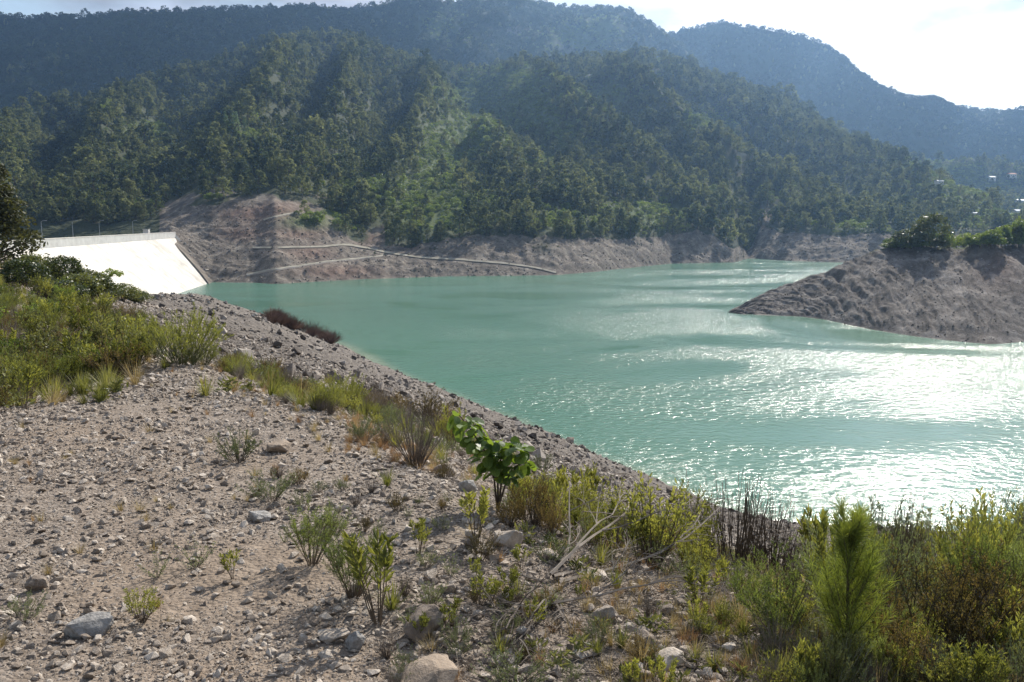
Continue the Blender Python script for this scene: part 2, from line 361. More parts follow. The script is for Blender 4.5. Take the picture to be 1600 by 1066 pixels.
def hill_mat(name, base, under, streak=1.0):
    """bare drawdown bank (attr 'bare'), red earth (attr 'red'), else dark forest floor / scrub (attr 'green' brighter)"""
    m, N, L = newmat(name)
    out = N('ShaderNodeOutputMaterial'); ge = N('ShaderNodeNewGeometry')
    mp = N('ShaderNodeMapping'); mp.inputs['Scale'].default_value = (1, 1, 0.35); L(ge.outputs['Position'], mp.inputs['Vector'])
    n1 = N('ShaderNodeTexNoise'); n1.inputs['Scale'].default_value = 0.16; n1.inputs['Detail'].default_value = 12; n1.inputs['Roughness'].default_value = 0.72
    L(mp.outputs[0], n1.inputs['Vector'])
    n2 = N('ShaderNodeTexNoise'); n2.inputs['Scale'].default_value = 0.9; n2.inputs['Detail'].default_value = 8; n2.inputs['Roughness'].default_value = 0.7
    L(ge.outputs['Position'], n2.inputs['Vector'])
    rb = ramp(N, base); L(n1.outputs['Fac'], rb.inputs[0])
    rd = ramp(N, [(0.3, (0.11, 0.062, 0.045)), (0.55, (0.19, 0.115, 0.085)), (0.8, (0.34, 0.24, 0.165))]); L(n1.outputs['Fac'], rd.inputs[0])
    rf = ramp(N, under); L(n2.outputs['Fac'], rf.inputs[0])
    rg = ramp(N, [(0.3, (0.05, 0.075, 0.025)), (0.7, (0.12, 0.145, 0.05))]); L(n2.outputs['Fac'], rg.inputs[0])
    def attr(n):
        a = N('ShaderNodeAttribute'); a.attribute_name = n; return a.outputs['Fac']
    def mix(fac, a, b):
        x = N('ShaderNodeMix'); x.data_type = 'RGBA'; L(fac, x.inputs['Factor']); L(a, x.inputs[6]); L(b, x.inputs[7]); return x.outputs[2]
    c = mix(attr('green'), rf.outputs[0], rg.outputs[0])
    c = mix(attr('bare'), c, mix(attr('red'), rb.outputs[0], rd.outputs[0]))
    p = N('ShaderNodeBsdfPrincipled'); p.inputs['Roughness'].default_value = 0.95; p.inputs['Specular IOR Level'].default_value = 0.15
    L(c, p.inputs['Base Color'])
    b1 = N('ShaderNodeBump'); b1.inputs['Strength'].default_value = 0.8; b1.inputs['Distance'].default_value = 1.2
    L(n1.outputs['Fac'], b1.inputs['Height'])
    b2 = N('ShaderNodeBump'); b2.inputs['Strength'].default_value = 0.6; b2.inputs['Distance'].default_value = 0.4
    L(n2.outputs['Fac'], b2.inputs['Height']); L(b1.outputs[0], b2.inputs['Normal'])
    L(b2.outputs[0], p.inputs['Normal']); L(p.outputs[0], out.inputs['Surface'])
    return m
M['hill'] = hill_mat('hillside', [(0.32, (0.062, 0.052, 0.042)), (0.5, (0.145, 0.122, 0.099)), (0.68, (0.30, 0.26, 0.21))], [(0.3, (0.025, 0.035, 0.018)), (0.7, (0.07, 0.075, 0.04))])
M['headland'] = hill_mat('headland_slope', [(0.32, (0.06, 0.052, 0.046)), (0.5, (0.135, 0.118, 0.103)), (0.68, (0.31, 0.28, 0.25))], [(0.3, (0.04, 0.05, 0.02)), (0.7, (0.09, 0.09, 0.04))])
M['mountain'] = hill_mat('mountain_slope', [(0.3, (0.12, 0.11, 0.10)), (0.5, (0.2, 0.18, 0.16)), (0.7, (0.3, 0.28, 0.25))], [(0.3, (0.022, 0.035, 0.02)), (0.7, (0.06, 0.075, 0.04))])

def water_mat():
    m, N, L = newmat('lake_water')
    out = N('ShaderNodeOutputMaterial'); ge = N('ShaderNodeNewGeometry')
    def noise(scale, s3, d=3, r=0.5, dist=0.0):
        mp = N('ShaderNodeMapping'); mp.inputs['Scale'].default_value = s3; mp.inputs['Rotation'].default_value = (0, 0, 0.35)
        L(ge.outputs['Position'], mp.inputs['Vector'])
        n = N('ShaderNodeTexNoise'); n.inputs['Scale'].default_value = scale; n.inputs['Detail'].default_value = d
        n.inputs['Roughness'].default_value = r; n.inputs['Distortion'].default_value = dist
        L(mp.outputs[0], n.inputs['Vector']); return n
    w1 = noise(0.75, (0.8, 1.2, 1), 4, 0.6, 0.5)         # wavelets
    w2 = noise(3.2, (0.8, 1.3, 1), 4, 0.6, 0.2)          # ripples
    gust = noise(0.010, (0.9, 1.2, 1), 5, 0.55, 1.6)      # wind gust patches
    gs = N('ShaderNodeMapRange'); gs.inputs['From Min'].default_value = 0.38; gs.inputs['From Max'].default_value = 0.62
    gs.inputs['To Min'].default_value = 0.12; gs.inputs['To Max'].default_value = 1.0
    L(gust.outputs['Fac'], gs.inputs['Value'])
    col = noise(0.006, (1, 1, 1), 3)
    rc = ramp(N, [(0.3, (0.066, 0.165, 0.105)), (0.7, (0.092, 0.205, 0.135))]); L(col.outputs['Fac'], rc.inputs[0])
    p = N('ShaderNodeBsdfPrincipled')
    sa = N('ShaderNodeAttribute'); sa.attribute_name = 'shallow'
    sm = N('ShaderNodeMix'); sm.data_type = 'RGBA'; L(sa.outputs['Fac'], sm.inputs['Factor']); L(rc.outputs[0], sm.inputs[6]); sm.inputs[7].default_value = (0.27, 0.31, 0.205, 1)
    L(sm.outputs[2], p.inputs['Base Color'])
    p.inputs['IOR'].default_value = 1.33; p.inputs['Roughness'].default_value = 0.16
    b1 = N('ShaderNodeBump'); b1.inputs['Distance'].default_value = 0.52; L(w1.outputs['Fac'], b1.inputs['Height']); L(gs.outputs[0], b1.inputs['Strength'])
    b2 = N('ShaderNodeBump'); b2.inputs['Distance'].default_value = 0.07; L(w2.outputs['Fac'], b2.inputs['Height']); L(gs.outputs[0], b2.inputs['Strength'])
    L(b1.outputs[0], b2.inputs['Normal']); L(b2.outputs[0], p.inputs['Normal'])
    L(p.outputs[0], out.inputs['Surface'])
    return m
M['water'] = water_mat()

# ------------------------------------------------------------------ the lake

# ------------------------------------------------------------------ the near bank (real height field)
def plane_pts(px_list, Ds):
    r = []
    for px in px_list:
        for D in Ds:
            a = (px - 800) / F
            r.append((a, math.log(D), (1.62 + 0.055 * D) / D))
    return r
ctl = []
ctl += plane_pts((-500, -150, 0, 150, 280), (0.6, 1.2, 2, 4, 7))
ctl += plane_pts((0,), (9.0,)) + plane_pts((150,), (11.5,)) + plane_pts((280,), (11, 15.0))
ctl += plane_pts((400,), (0.6, 1.2, 2, 4, 7, 10.5)) + plane_pts((540,), (0.6, 1.2, 2, 4, 6.5, 8.5)) + plane_pts((700,), (0.6, 1.2, 2, 4, 6.0))
ctl += plane_pts((850,), (0.6, 1.2, 2, 4, 5)) + plane_pts((1000, 1200), (0.6, 1.2, 2, 3.6)) + plane_pts((1400, 1600, 2000), (0.6, 1.2, 2, 3.2))
tab = {
 -500: [(600, 14), (500, 28), (420, 50), (390, 90), (380, 160), (385, 260), (400, 420)],
 -200: [(640, 10), (560, 17), (470, 32), (415, 55), (400, 90), (395, 160), (390, 260), (395, 420)],
 0: [(632, 11), (575, 16), (500, 26), (450, 40), (422, 58), (428, 80), (440, 110), (430, 160), (394, 262), (420, 420)],
 100: [(612, 12), (570, 16), (505, 26), (458, 42), (436, 62), (436, 82), (462, 130), (470, 200), (455, 300)],
 180: [(590, 13.5), (560, 17), (520, 25), (482, 40), (458, 66), (452, 90), (478, 150), (482, 230), (486, 300)],
 280: [(582, 20), (560, 30), (505, 50), (478, 90), (463, 140), (474, 190), (494, 265), (506, 330)],
 400: [(600, 15), (588, 22), (545, 45), (510, 90), (491, 150), (499, 200), (517, 250), (530, 290)],
 540: [(640, 12), (612, 24), (582, 60), (555, 135), (546, 197), (552, 225)],
 700: [(740, 8.2), (695, 14), (655, 35), (634, 80), (622, 143), (632, 160)],
 850: [(812, 7), (775, 11), (738, 25), (706, 60), (686, 116), (700, 135)],
 1000: [(858, 6), (818, 9), (803, 16), (777, 45), (752, 98), (772, 110)],
 1200: [(965, 4.5), (910, 6), (895, 9), (900, 16), (870, 40), (822, 80), (842, 92)],
 1400: [(990, 4.2), (940, 6), (930, 10), (930, 18), (890, 40), (838, 77), (858, 89)],
 1600: [(1000, 4.1), (945, 6), (938, 10), (938, 18), (895, 40), (842, 76), (862, 88)],
 2000: [(1010, 4.0), (950, 6), (940, 10), (930, 18), (870, 45), (820, 82), (840, 94)],
}
for px, l in tab.items():
    for py, D in l:
        a, t = ray(px, py); ctl.append((a, math.log(D), -t))
ctl = np.array(ctl)
KA = 2.6
def _phi(a, l):
    d2 = (KA * (a[:, None] - ctl[None, :, 0])) ** 2 + (l[:, None] - ctl[None, :, 1]) ** 2
    return np.sqrt(d2 + 0.04)
def _solve():
    n = len(ctl)
    A = np.zeros((n + 3, n + 3)); A[:n, :n] = _phi(ctl[:, 0], ctl[:, 1]) - 0.004 * np.eye(n)
    Pm = np.c_[np.ones(n), ctl[:, 0], ctl[:, 1]]
    A[:n, n:] = Pm; A[n:, :n] = Pm.T
    # fit t * D^0.55 for a more even scale
    rhs = np.r_[ctl[:, 2], 0, 0, 0]
    return np.linalg.solve(A, rhs)
_wt = _solve()
def bank_base(x, y):
    x = np.asarray(x, float).ravel(); y = np.maximum(np.asarray(y, float).ravel(), 0.6)
    a = np.clip(x / y, -1.2, 1.2); l = np.log(y)
    out = np.empty(len(x)); n = len(ctl)
    for i in range(0, len(x), 20000):
        s = slice(i, i + 20000)
        out[s] = _phi(a[s], l[s]) @ _wt[:n] + _wt[n] + _wt[n + 1] * a[s] + _wt[n + 2] * l[s]
    return EYE - out * y
def bank_detail(x, y):
    r = sstep(14, 70, y)                       # rubble slope beyond the lip
    z = 0.030 * fbm(x * 1.1, y * 1.1, 4) + 0.012 * fbm(x * 6, y * 6, 3)
    z = z + sstep(4, 14, y) * 0.10 * fbm(x * 0.5, y * 0.5, 3)
    z = z + r * (0.55 * fbm(x * 0.09, y * 0.09, 4) + 0.22 * ridged(x * 0.35, y * 0.35, 3) - 0.15)
    z = z + r * 0.20 * fbm(x * 1.3, y * 1.3, 3)
    z = z + r * 0.8 * fbm(x / 11 + 2, y / 11, 3)
    return z
def bank_z(x, y):
    x = np.asarray(x, float); sh = x.shape
    return (bank_base(x, y) + bank_detail(x.ravel(), np.asarray(y, float).ravel())).reshape(sh)
_Dm = np.exp(np.linspace(math.log(1.5), math.log(330), 900))
def hit(px, py):
    """where the view ray through a pixel of the photograph meets the near bank"""
    a, t = ray(px, py)
    z = bank_z(a * _Dm, _Dm); rz = EYE + t * _Dm
    k = np.nonzero(rz <= z)[0]
    if len(k) == 0 or k[0] == 0: return None
    D = _Dm[k[0]]
    return np.array((a * D, D, z[k[0]]))
NA, NL = 720, 640
aa = np.linspace(-0.98, 0.98, NA); ll = np.exp(np.linspace(math.log(0.6), math.log(420), NL))
GA, GD = np.meshgrid(aa, ll)
GX = GA * GD; GY = GD
GZ = bank_z(GX, GY)
pxg, pyg = proj(GX, GY, GZ)
def blob(px, py, cx, cy, rx, ry):
    return np.exp(-(((px - cx) / rx) ** 2 + ((py - cy) / ry) ** 2))
xn = 0.5 + 0.5 * fbm(GX * 0.6, GY * 0.6, 4)
# tan soil patches near the gravel pad, litter under the plants
soil = 0.9 * blob(GX, GY, -1.7, 4.3, 0.75, 0.55) + 0.5 * blob(GX, GY, -4.2, 8.0, 1.0, 0.7) + 0.35 * blob(GX, GY, -2.5, 7, 1.2, 0.6) + 0.5 * blob(GX, GY, -0.9, 3.2, 0.6, 0.3)
rub = sstep(10, 24, GY)
vegm = np.clip(sstep(0.12, 0.3, GA) * sstep(20, 10, GY) * 0.9 + sstep(9, 12, GY) * sstep(40, 25, GY) * (0.4 + 0.4 * sstep(-0.35, -0.5, GA)), 0, 1) * sstep(0.25, 0.6, xn)
left = sstep(-0.42, -0.5, GA) * sstep(9.5, 12, GY) * sstep(110, 80, GY)
vegm = np.clip(vegm + left * 0.8, 0, 1); rub = rub * (1 - 0.6 * left)
me = mesh_np('bank', np.stack([GX, GY, GZ], -1), grid_quads(NL, NA), M['ground'], True, attrs={'soil': soil, 'rubble': rub, 'veg': vegm})
tag(obj('bank_terrain', me), 'stony grey brown bank sloping down to the lake', 'ground', kind='structure')

# ------------------------------------------------------------------ the lake, with silt clouding the shallows of the near bank
la_, ld_ = np.meshgrid(np.linspace(-0.46, 1.15, 260), np.exp(np.linspace(math.log(40), math.log(950), 240)))
lx_, ly_ = la_ * ld_, ld_
lx_ = np.maximum(lx_, -168 - 0.02 * ly_)
bz_ = bank_base(lx_, ly_).reshape(lx_.shape)
shal = np.where(ly_ < 400, 0.85 * sstep(-3.0, -0.1, bz_ + 0.6 * fbm(lx_ / 9, ly_ / 9, 3)), 0)
me = mesh_np('lake', np.stack([lx_, ly_, 0 * lx_], -1), grid_quads(*lx_.shape), M['water'], True, attrs={'shallow': shal})
tag(obj('lake_water', me), 'milky turquoise green reservoir water with wind ripples and sun glitter', 'water', kind='structure')

# ------------------------------------------------------------------ layered hills: columns of (px: water/base py, bank top, crest)
def smooth1(y, k):
    if k < 2: return y
    w = np.hanning(k + 2)[1:-1]; w /= w.sum()
    p = np.pad(y, k, mode='edge')
    return np.convolve(p, w, 'same')[k:-k]
class Hill: pass
def seg_dist(px, py, pts):
    best = np.full(np.shape(px), 1e9)
    for (x0, y0), (x1, y1) in zip(pts[:-1], pts[1:]):
        dx, dy = x1 - x0, y1 - y0
        t = np.clip(((px - x0) * dx + (py - y0) * dy) / (dx * dx + dy * dy), 0, 1)
        best = np.minimum(best, np.hypot(px - x0 - t * dx, py - y0 - t * dy))
    return best
def make_hill(cols, rows, ncol, nrow, fn_detail, sm=5, back=0.5, curve=0.0):
    """cols: px array; rows: list of (py array, D array) keys from the foot to the crest"""
    h = Hill()
    pxs = np.linspace(cols[0], cols[-1], ncol)
    K = []
    for py, D in rows:
        pyi = smooth1(np.interp(pxs, cols, py), sm); Di = smooth1(np.interp(pxs, cols, D), sm)
        a, t = ray(pxs, pyi)
        K.append((a * Di, Di, EYE + t * Di))
    nk = len(K)
    KX = np.array([k[0] for k in K]); KY = np.array([k[1] for k in K]); KZ = np.array([k[2] for k in K])
    # backside
    by = KY[-1] * (1 + back); bx = KX[-1] * (1 + back); bz = KZ[-1] - (by - KY[-1]) * 0.45
    KX = np.vstack([KX, bx]); KY = np.vstack([KY, by]); KZ = np.vstack([KZ, bz])
    per = []
    tot = sum(nrow)
    for i, n in enumerate(nrow):
        per.append(i + np.arange(n) / n)
    u = np.concatenate(per + [[len(nrow)]])
    i0 = np.minimum(u.astype(int), nk - 1); fr = (u - i0)[:, None]
    X = KX[i0] * (1 - fr) + KX[i0 + 1] * fr; Y = KY[i0] * (1 - fr) + KY[i0 + 1] * fr; Z = KZ[i0] * (1 - fr) + KZ[i0 + 1] * fr
    h.u = u; h.X, h.Y, h.Z = X, Y, Z
    h.px, h.py = proj(X, Y, Z)
    h.Z = Z + fn_detail(h, np.broadcast_to(u[:, None], X.shape))
    h.px, h.py = proj(h.X, h.Y, h.Z)
    return h
def hill_sample(h, n, rng, lo=0.0, hi=1.0, weight=None):
    """random points on the sheet, even by surface area, rows between the fractions lo and hi"""
    nr, nc = h.X.shape
    A = np.linalg.norm(np.cross(np.stack([h.X[1:, :-1] - h.X[:-1, :-1], h.Y[1:, :-1] - h.Y[:-1, :-1], 0 * h.X[1:, :-1]], -1),
                                np.stack([h.X[:-1, 1:] - h.X[:-1, :-1], h.Y[:-1, 1:] - h.Y[:-1, :-1], 0 * h.X[1:, :-1]], -1)), axis=-1)
    um = h.u[:-1]
    A = A * ((um >= lo) & (um < hi))[:, None]
    if weight is not None: A = A * weight[:-1, :-1]
    c = np.cumsum(A.ravel()); k = np.searchsorted(c, rng.uniform(0, c[-1], n))
    k = np.minimum(k, A.size - 1)
    r, q = np.divmod(k, nc - 1)
    f, g = rng.uniform(size=n), rng.uniform(size=n)
    def bil(Q): return (Q[r, q] * (1 - f) + Q[r + 1, q] * f) * (1 - g) + (Q[r, q + 1] * (1 - f) + Q[r + 1, q + 1] * f) * g
    return bil(h.X), bil(h.Y), bil(h.Z)

# --- the lit hillside across the lake
def wD(px, py): return PZ(px, py, 0)[1]
C_px  = np.array([-260, 0, 120, 230, 268, 285, 302, 318, 331, 400, 430, 560, 640, 700, 800, 870, 930, 1000, 1050, 1090, 1148, 1170, 1190, 1230, 1300, 1385, 1450, 1600, 1900], float)
C_w   = np.array([378, 378, 376, 373, 368, 385, 404, 423, 441, 442, 444, 437, 434, 432, 431, 430, 425, 417, 412, 411.5, 410, 404, 405, 408, 410, 411, 411, 411, 411], float)
C_wD  = np.array([470, 470, 475, 468, 452, 443, 436, 428, 420] + [wD(p, q) for p, q in zip(C_px[9:], C_w[9:])], float)
C_b   = np.array([350, 350, 350, 345, 330, 325, 322, 320, 318, 318, 318, 378, 384, 368, 364, 366, 368, 366, 362, 358, 385, 388, 345, 364, 362, 362, 362, 362, 362], float)
C_bD  = C_wD + np.array([30, 30, 30, 40, 70, 75, 78, 82, 85, 90, 90, 62, 55, 55, 60, 58, 55, 52, 50, 45, 28, 40, 60, 52, 52, 52, 60, 60, 60], float)
C_c   = np.interp(C_px, [-260, 0, 100, 200, 330, 420, 480, 560, 640, 700, 780, 860, 940, 1000, 1060, 1150, 1250, 1330, 1380, 1440, 1520, 1600, 1900],
                        [240, 192, 165, 140, 98, 70, 48, 60, 92, 104, 100, 96, 90, 88, 100, 128, 172, 226, 240, 248, 256, 264, 280])
C_cD  = np.interp(C_px, [-260, 0, 330, 480, 560, 700, 860, 1000, 1150, 1330, 1600, 1900], [950, 1000, 1250, 1400, 1450, 1500, 1520, 1500, 1450, 1400, 1500, 1500])
spurs = [([(1000, 84), (1060, 104), (1150, 138), (1240, 190), (1330, 252), (1430, 298), (1530, 335)], 46), ([(900, 95), (990, 150), (1050, 195), (1110, 235), (1200, 290), (1280, 330)], 44),
         ([(800, 100), (850, 145), (905, 190), (985, 235), (1040, 300), (1080, 352)], 46), ([(600, 75), (680, 150), (650, 230), (600, 290), (560, 340)], 52),
         ([(480, 55), (430, 130), (380, 200), (320, 280), (300, 320)], 52), ([(560, 80), (540, 160), (500, 240), (470, 310)], 44),
         ([(200, 140), (160, 230), (130, 330)], 60), ([(760, 210), (830, 290), (860, 345)], 40), ([(20, 190), (10, 260), (-20, 340)], 50), ([(1195, 300), (1190, 360)], 20)]
TRACKS = [[(392, 388), (440, 387), (500, 386), (540, 382), (575, 388), (610, 396), (660, 403), (720, 406), (790, 412), (835, 418), (872, 427)],
          [(384, 430), (420, 422), (465, 416), (510, 409), (560, 404), (600, 400)], [(412, 344), (432, 338), (455, 334), (485, 332)]]
def C_detail(h, u):
    tk = 1e9
    for q in TRACKS: tk = np.minimum(tk, seg_dist(h.px, h.py, q))
    calm = 0.15 + 0.85 * sstep(3, 12, tk)
    zt = sstep(2.0, 2.5, u) * sstep(4.0, 3.3, u)
    sf = 0 * h.X
    wx, wy = 10 * fbm(h.px / 60, h.py / 60, 3), 10 * fbm(h.px / 60 + 7, h.py / 60, 3)
    for pts, w in spurs:
        sf = np.maximum(sf, np.clip(1 - seg_dist(h.px + wx, h.py + wy, pts) / w, 0, 1) ** 1.1)
    dz = 62 * (sf - 0.5) * (h.Y / 1000)
    dz = np.where(dz > 0, dz * sstep(2.95, 2.5, u), dz * sstep(3.0, 2.85, u)) * zt + zt * 9 * fbm(h.X / 130, h.Y / 130, 4) * (h.Y / 800)
    bank = sstep(1.0, 1.15, u) * sstep(2.4, 1.9, u) * calm
    gul = ridged(h.px / 24 + 0.5 * u, u * 1.3, 4) * sstep(330, 520, h.px) + 0.8 * ridged(h.X / 30, h.Y / 30 + u * 2, 4) * sstep(520, 330, h.px)
    dz = dz + bank * (1.3 * gul + 2.2 * fbm(h.X / 30, h.Y / 30, 3) - 0.9) + sstep(0.9, 1.1, u) * sstep(2.6, 2.0, u) * calm * 0.8 * fbm(h.X / 6, h.Y / 6, 4, 0.6)
    return dz
HC = make_hill(C_px, [(C_w + 9, C_wD - 14), (C_w, C_wD), (C_b, C_bD), (C_c, C_cD)], 860, [4, 96, 190, 12], C_detail, 3, 0.35)
def poly_mask(px, py, blobs):
    s = 0
    for b in blobs: s = s + blob(px, py, *b)
    return np.clip(s, 0, 1)
GREEN = [(760, 180, 85, 50), (700, 240, 55, 35), (770, 130, 70, 25), (820, 160, 40, 40), (680, 300, 40, 30), (740, 320, 50, 16), (950, 150, 50, 20), (1000, 330, 60, 14), (560, 300, 40, 16), (905, 60, 60, 30), (690, 45, 30, 22), (1110, 190, 50, 14), (275, 212, 60, 10), (230, 205, 30, 14), (390, 215, 40, 14), (500, 345, 40, 16),
         (470, 345, 40, 12), (690, 345, 50, 18), (640, 330, 40, 25), (860, 345, 60, 14), (1040, 345, 40, 14), (1330, 355, 40, 8), (880, 215, 25, 30), (1090, 300, 40, 12), (620, 290, 40, 10),
         (1440, 262, 90, 10), (1520, 300, 90, 25), (1560, 345, 60, 12), (1500, 270, 40, 12), (330, 90, 40, 10), (850, 255, 30, 12)]
REDS = [(440, 330, 45, 16), (380, 335, 40, 12), (470, 365, 40, 10), (375, 365, 40, 12), (485, 395, 40, 12), (530, 425, 70, 12), (575, 372, 20, 12), (640, 385, 15, 8), (1195, 340, 18, 16)]
uC = np.broadcast_to(HC.u[:, None], HC.X.shape)
edge = np.where(HC.px > 600, 1.90, 2.02) + 0.09 * fbm(HC.X / 22, HC.Y / 40, 4)
bare = sstep(edge + 0.012, edge - 0.012, uC)
bare = np.maximum(bare, 0.8 * blob(HC.px, HC.py, 1193, 338, 16, 14))
bare = bare * (1 - 0.9 * blob(HC.px, HC.py, 480, 345, 42, 14)) * (1 - 0.55 * blob(HC.px, HC.py, 850, 385, 12, 12))
bare = np.where(HC.px < 250, 0, bare)
redm = np.clip(poly_mask(HC.px, HC.py, REDS) * 1.1 - 0.1, 0, 1)
greenm = poly_mask(HC.px, HC.py, GREEN)
me = mesh_np('hillside', np.stack([HC.X, HC.Y, HC.Z], -1), grid_quads(*HC.X.shape), M['hill'], True, attrs={'bare': bare, 'red': 0.65 * redm, 'green': greenm})
tag(obj('hillside_terrain', me), 'wooded hillside with a bare eroded bank rising from the far shore', 'hill', kind='structure')

# --- the ridges behind
def ridge(name, label, px, crest, D, foot_py, foot_D, seed, amp=30, bareblobs=(), greenblobs=()):
    px = np.array(px, float); crest = np.array(crest, float); D = np.array(D, float)
    fp = np.full(len(px), 0.0) + foot_py; fd = np.full(len(px), 0.0) + foot_D
    def det(h, u):
        m = sstep(0.0, 0.25, u) * sstep(1.0, 0.8, u) + 0.18
        g = ridged(h.X / 260 + seed, h.Y / 420 - seed, 4)
        return m * amp * (g - 0.5) + 5 * fbm(h.X / 40, h.Y / 40, 3)
    h = make_hill(px, [(fp, fd), (crest, D)], 420, [120, 14], det, 3, 0.3)
    g = poly_mask(h.px, h.py, greenblobs) if greenblobs else 0 * h.X
    b = poly_mask(h.px, h.py, bareblobs) * sstep(0.0, 0.35, fbm(h.X / 60, h.Y / 60, 4)) if bareblobs else 0 * h.X
    me = mesh_np(name, np.stack([h.X, h.Y, h.Z], -1), grid_quads(*h.X.shape), M['mountain'], True, attrs={'bare': b, 'red': 0 * b, 'green': g})
    tag(obj(name, me), label, 'mountain', kind='structure')
    return h
HL = ridge('mountain_terrain', 'dark shaded wooded ridge behind the lit hillside, at the sky', [-260, 0, 70, 150, 250, 350, 420, 480, 540, 600, 680], [40, 34, 34, 31, 26, 22, 18, 17, 22, 40, 70],
           [1900, 1900, 1900, 1900, 1950, 2000, 2000, 2050, 2100, 2150, 2200], 320, 1150, 1.7, 26)
HB = ridge('mountain_terrain', 'high central mountain with rounded top and pale green slopes', [380, 470, 540, 580, 640, 700, 750, 800, 850, 870, 940, 980, 1010, 1040, 1100, 1160], [70, 40, 20, 10, 3, 4, 2, 4, 8, 16, 17, 24, 40, 60, 100, 130],
           [2500] * 16, 230, 1700, 5.3, 42, bareblobs=[(800, 50, 30, 14), (890, 70, 25, 12), (710, 45, 20, 12)], greenblobs=[(900, 60, 60, 30), (690, 45, 35, 25), (940, 45, 30, 20)])
HA = ridge('mountain_terrain', 'hazy blue shaded mountain sloping down towards the bright sky', [900, 980, 1040, 1085, 1130, 1160, 1200, 1240, 1280, 1310, 1340, 1380, 1420, 1480, 1540, 1600, 1750, 1950], [130, 90, 59, 48, 41, 45, 49, 56, 70, 88, 116, 140, 154, 168, 177, 184, 196, 210],
           [2900] * 18, 300, 1800, 9.1, 40)

# --- the headland jutting in from the right
H_px = np.array([1128, 1140, 1170, 1200, 1250, 1290, 1330, 1360, 1390, 1430, 1470, 1520, 1545, 1570, 1600, 1700, 1900], float)
H_w = np.array([489, 491, 492, 493, 495, 500, 509, 515, 520, 526, 531, 536, 538, 537, 534, 528, 520], float)
H_wD = np.array([wD(p, q) for p, q in zip(H_px, H_w)])
H_c = np.array([499, 486, 470, 456, 440, 425, 408, 396, 386, 386, 388, 390, 389, 388, 388, 384, 380], float)
H_cD = H_wD + np.array([2, 7, 13, 20, 26, 33, 42, 49, 56, 61, 64, 67, 69, 69, 69, 69, 69], float)
H_k = H_cD + np.array([2, 8, 14, 20, 26, 34, 44, 55, 65, 75, 80, 85, 85, 85, 85, 85, 85], float)
H_kp = np.interp(H_px, [1128, 1200, 1290, 1390, 1600, 1900], [490, 458, 428, 387, 386, 376])
def H_detail(h, u):
    m = sstep(1.0, 1.12, u) * sstep(2.6, 2.0, u)
    gul = ridged(h.px / 30 + 2.2 * u, u * 1.1 + 3, 4) * sstep(1140, 1260, h.px) * 0.5
    sp = np.clip(1 - seg_dist(h.px, h.py, [(1530, 392), (1570, 420), (1612, 470)]) / 26, 0, 1) * 3.0
    return m * (1.1 * gul + 0.8 * fbm(h.X / 16, h.Y / 16, 3) * sstep(1140, 1240, h.px) - 0.3) + m * 0.9 * fbm(h.px / 17 + 5 * u + 0.8 * fbm(h.X / 9, h.Y / 9, 2), u * 3.2, 4, 0.6) + m * sp
HH = make_hill(H_px, [(H_w + 10, H_wD - 9), (H_w, H_wD), (H_c, H_cD), (H_kp, H_k)], 460, [4, 110, 30, 20], H_detail, 3, 0.3)
uH = np.broadcast_to(HH.u[:, None], HH.X.shape)
bareH = sstep(2.12, 1.98, uH + 0.10 * fbm(HH.X / 9, HH.Y / 9, 3))
bareH = np.maximum(bareH, sstep(1380, 1340, HH.px))
me = mesh_np('headland', np.stack([HH.X, HH.Y, HH.Z], -1), grid_quads(*HH.X.shape), M['headland'], True, attrs={'bare': bareH, 'red': 0.35 * blob(HH.px, HH.py, 1560, 420, 40, 30), 'green': 1 - bareH})
tag(obj('headland_terrain', me), 'bare rocky headland jutting into the lake', 'hill', kind='structure')

M['clod'] = rough_mat('brown_clods', [(0.25, (0.08, 0.066, 0.055)), (0.5, (0.175, 0.147, 0.123)), (0.8, (0.36, 0.315, 0.27))], 5, 6, 0.95, 0.4, 14, 0.03, 0.7)
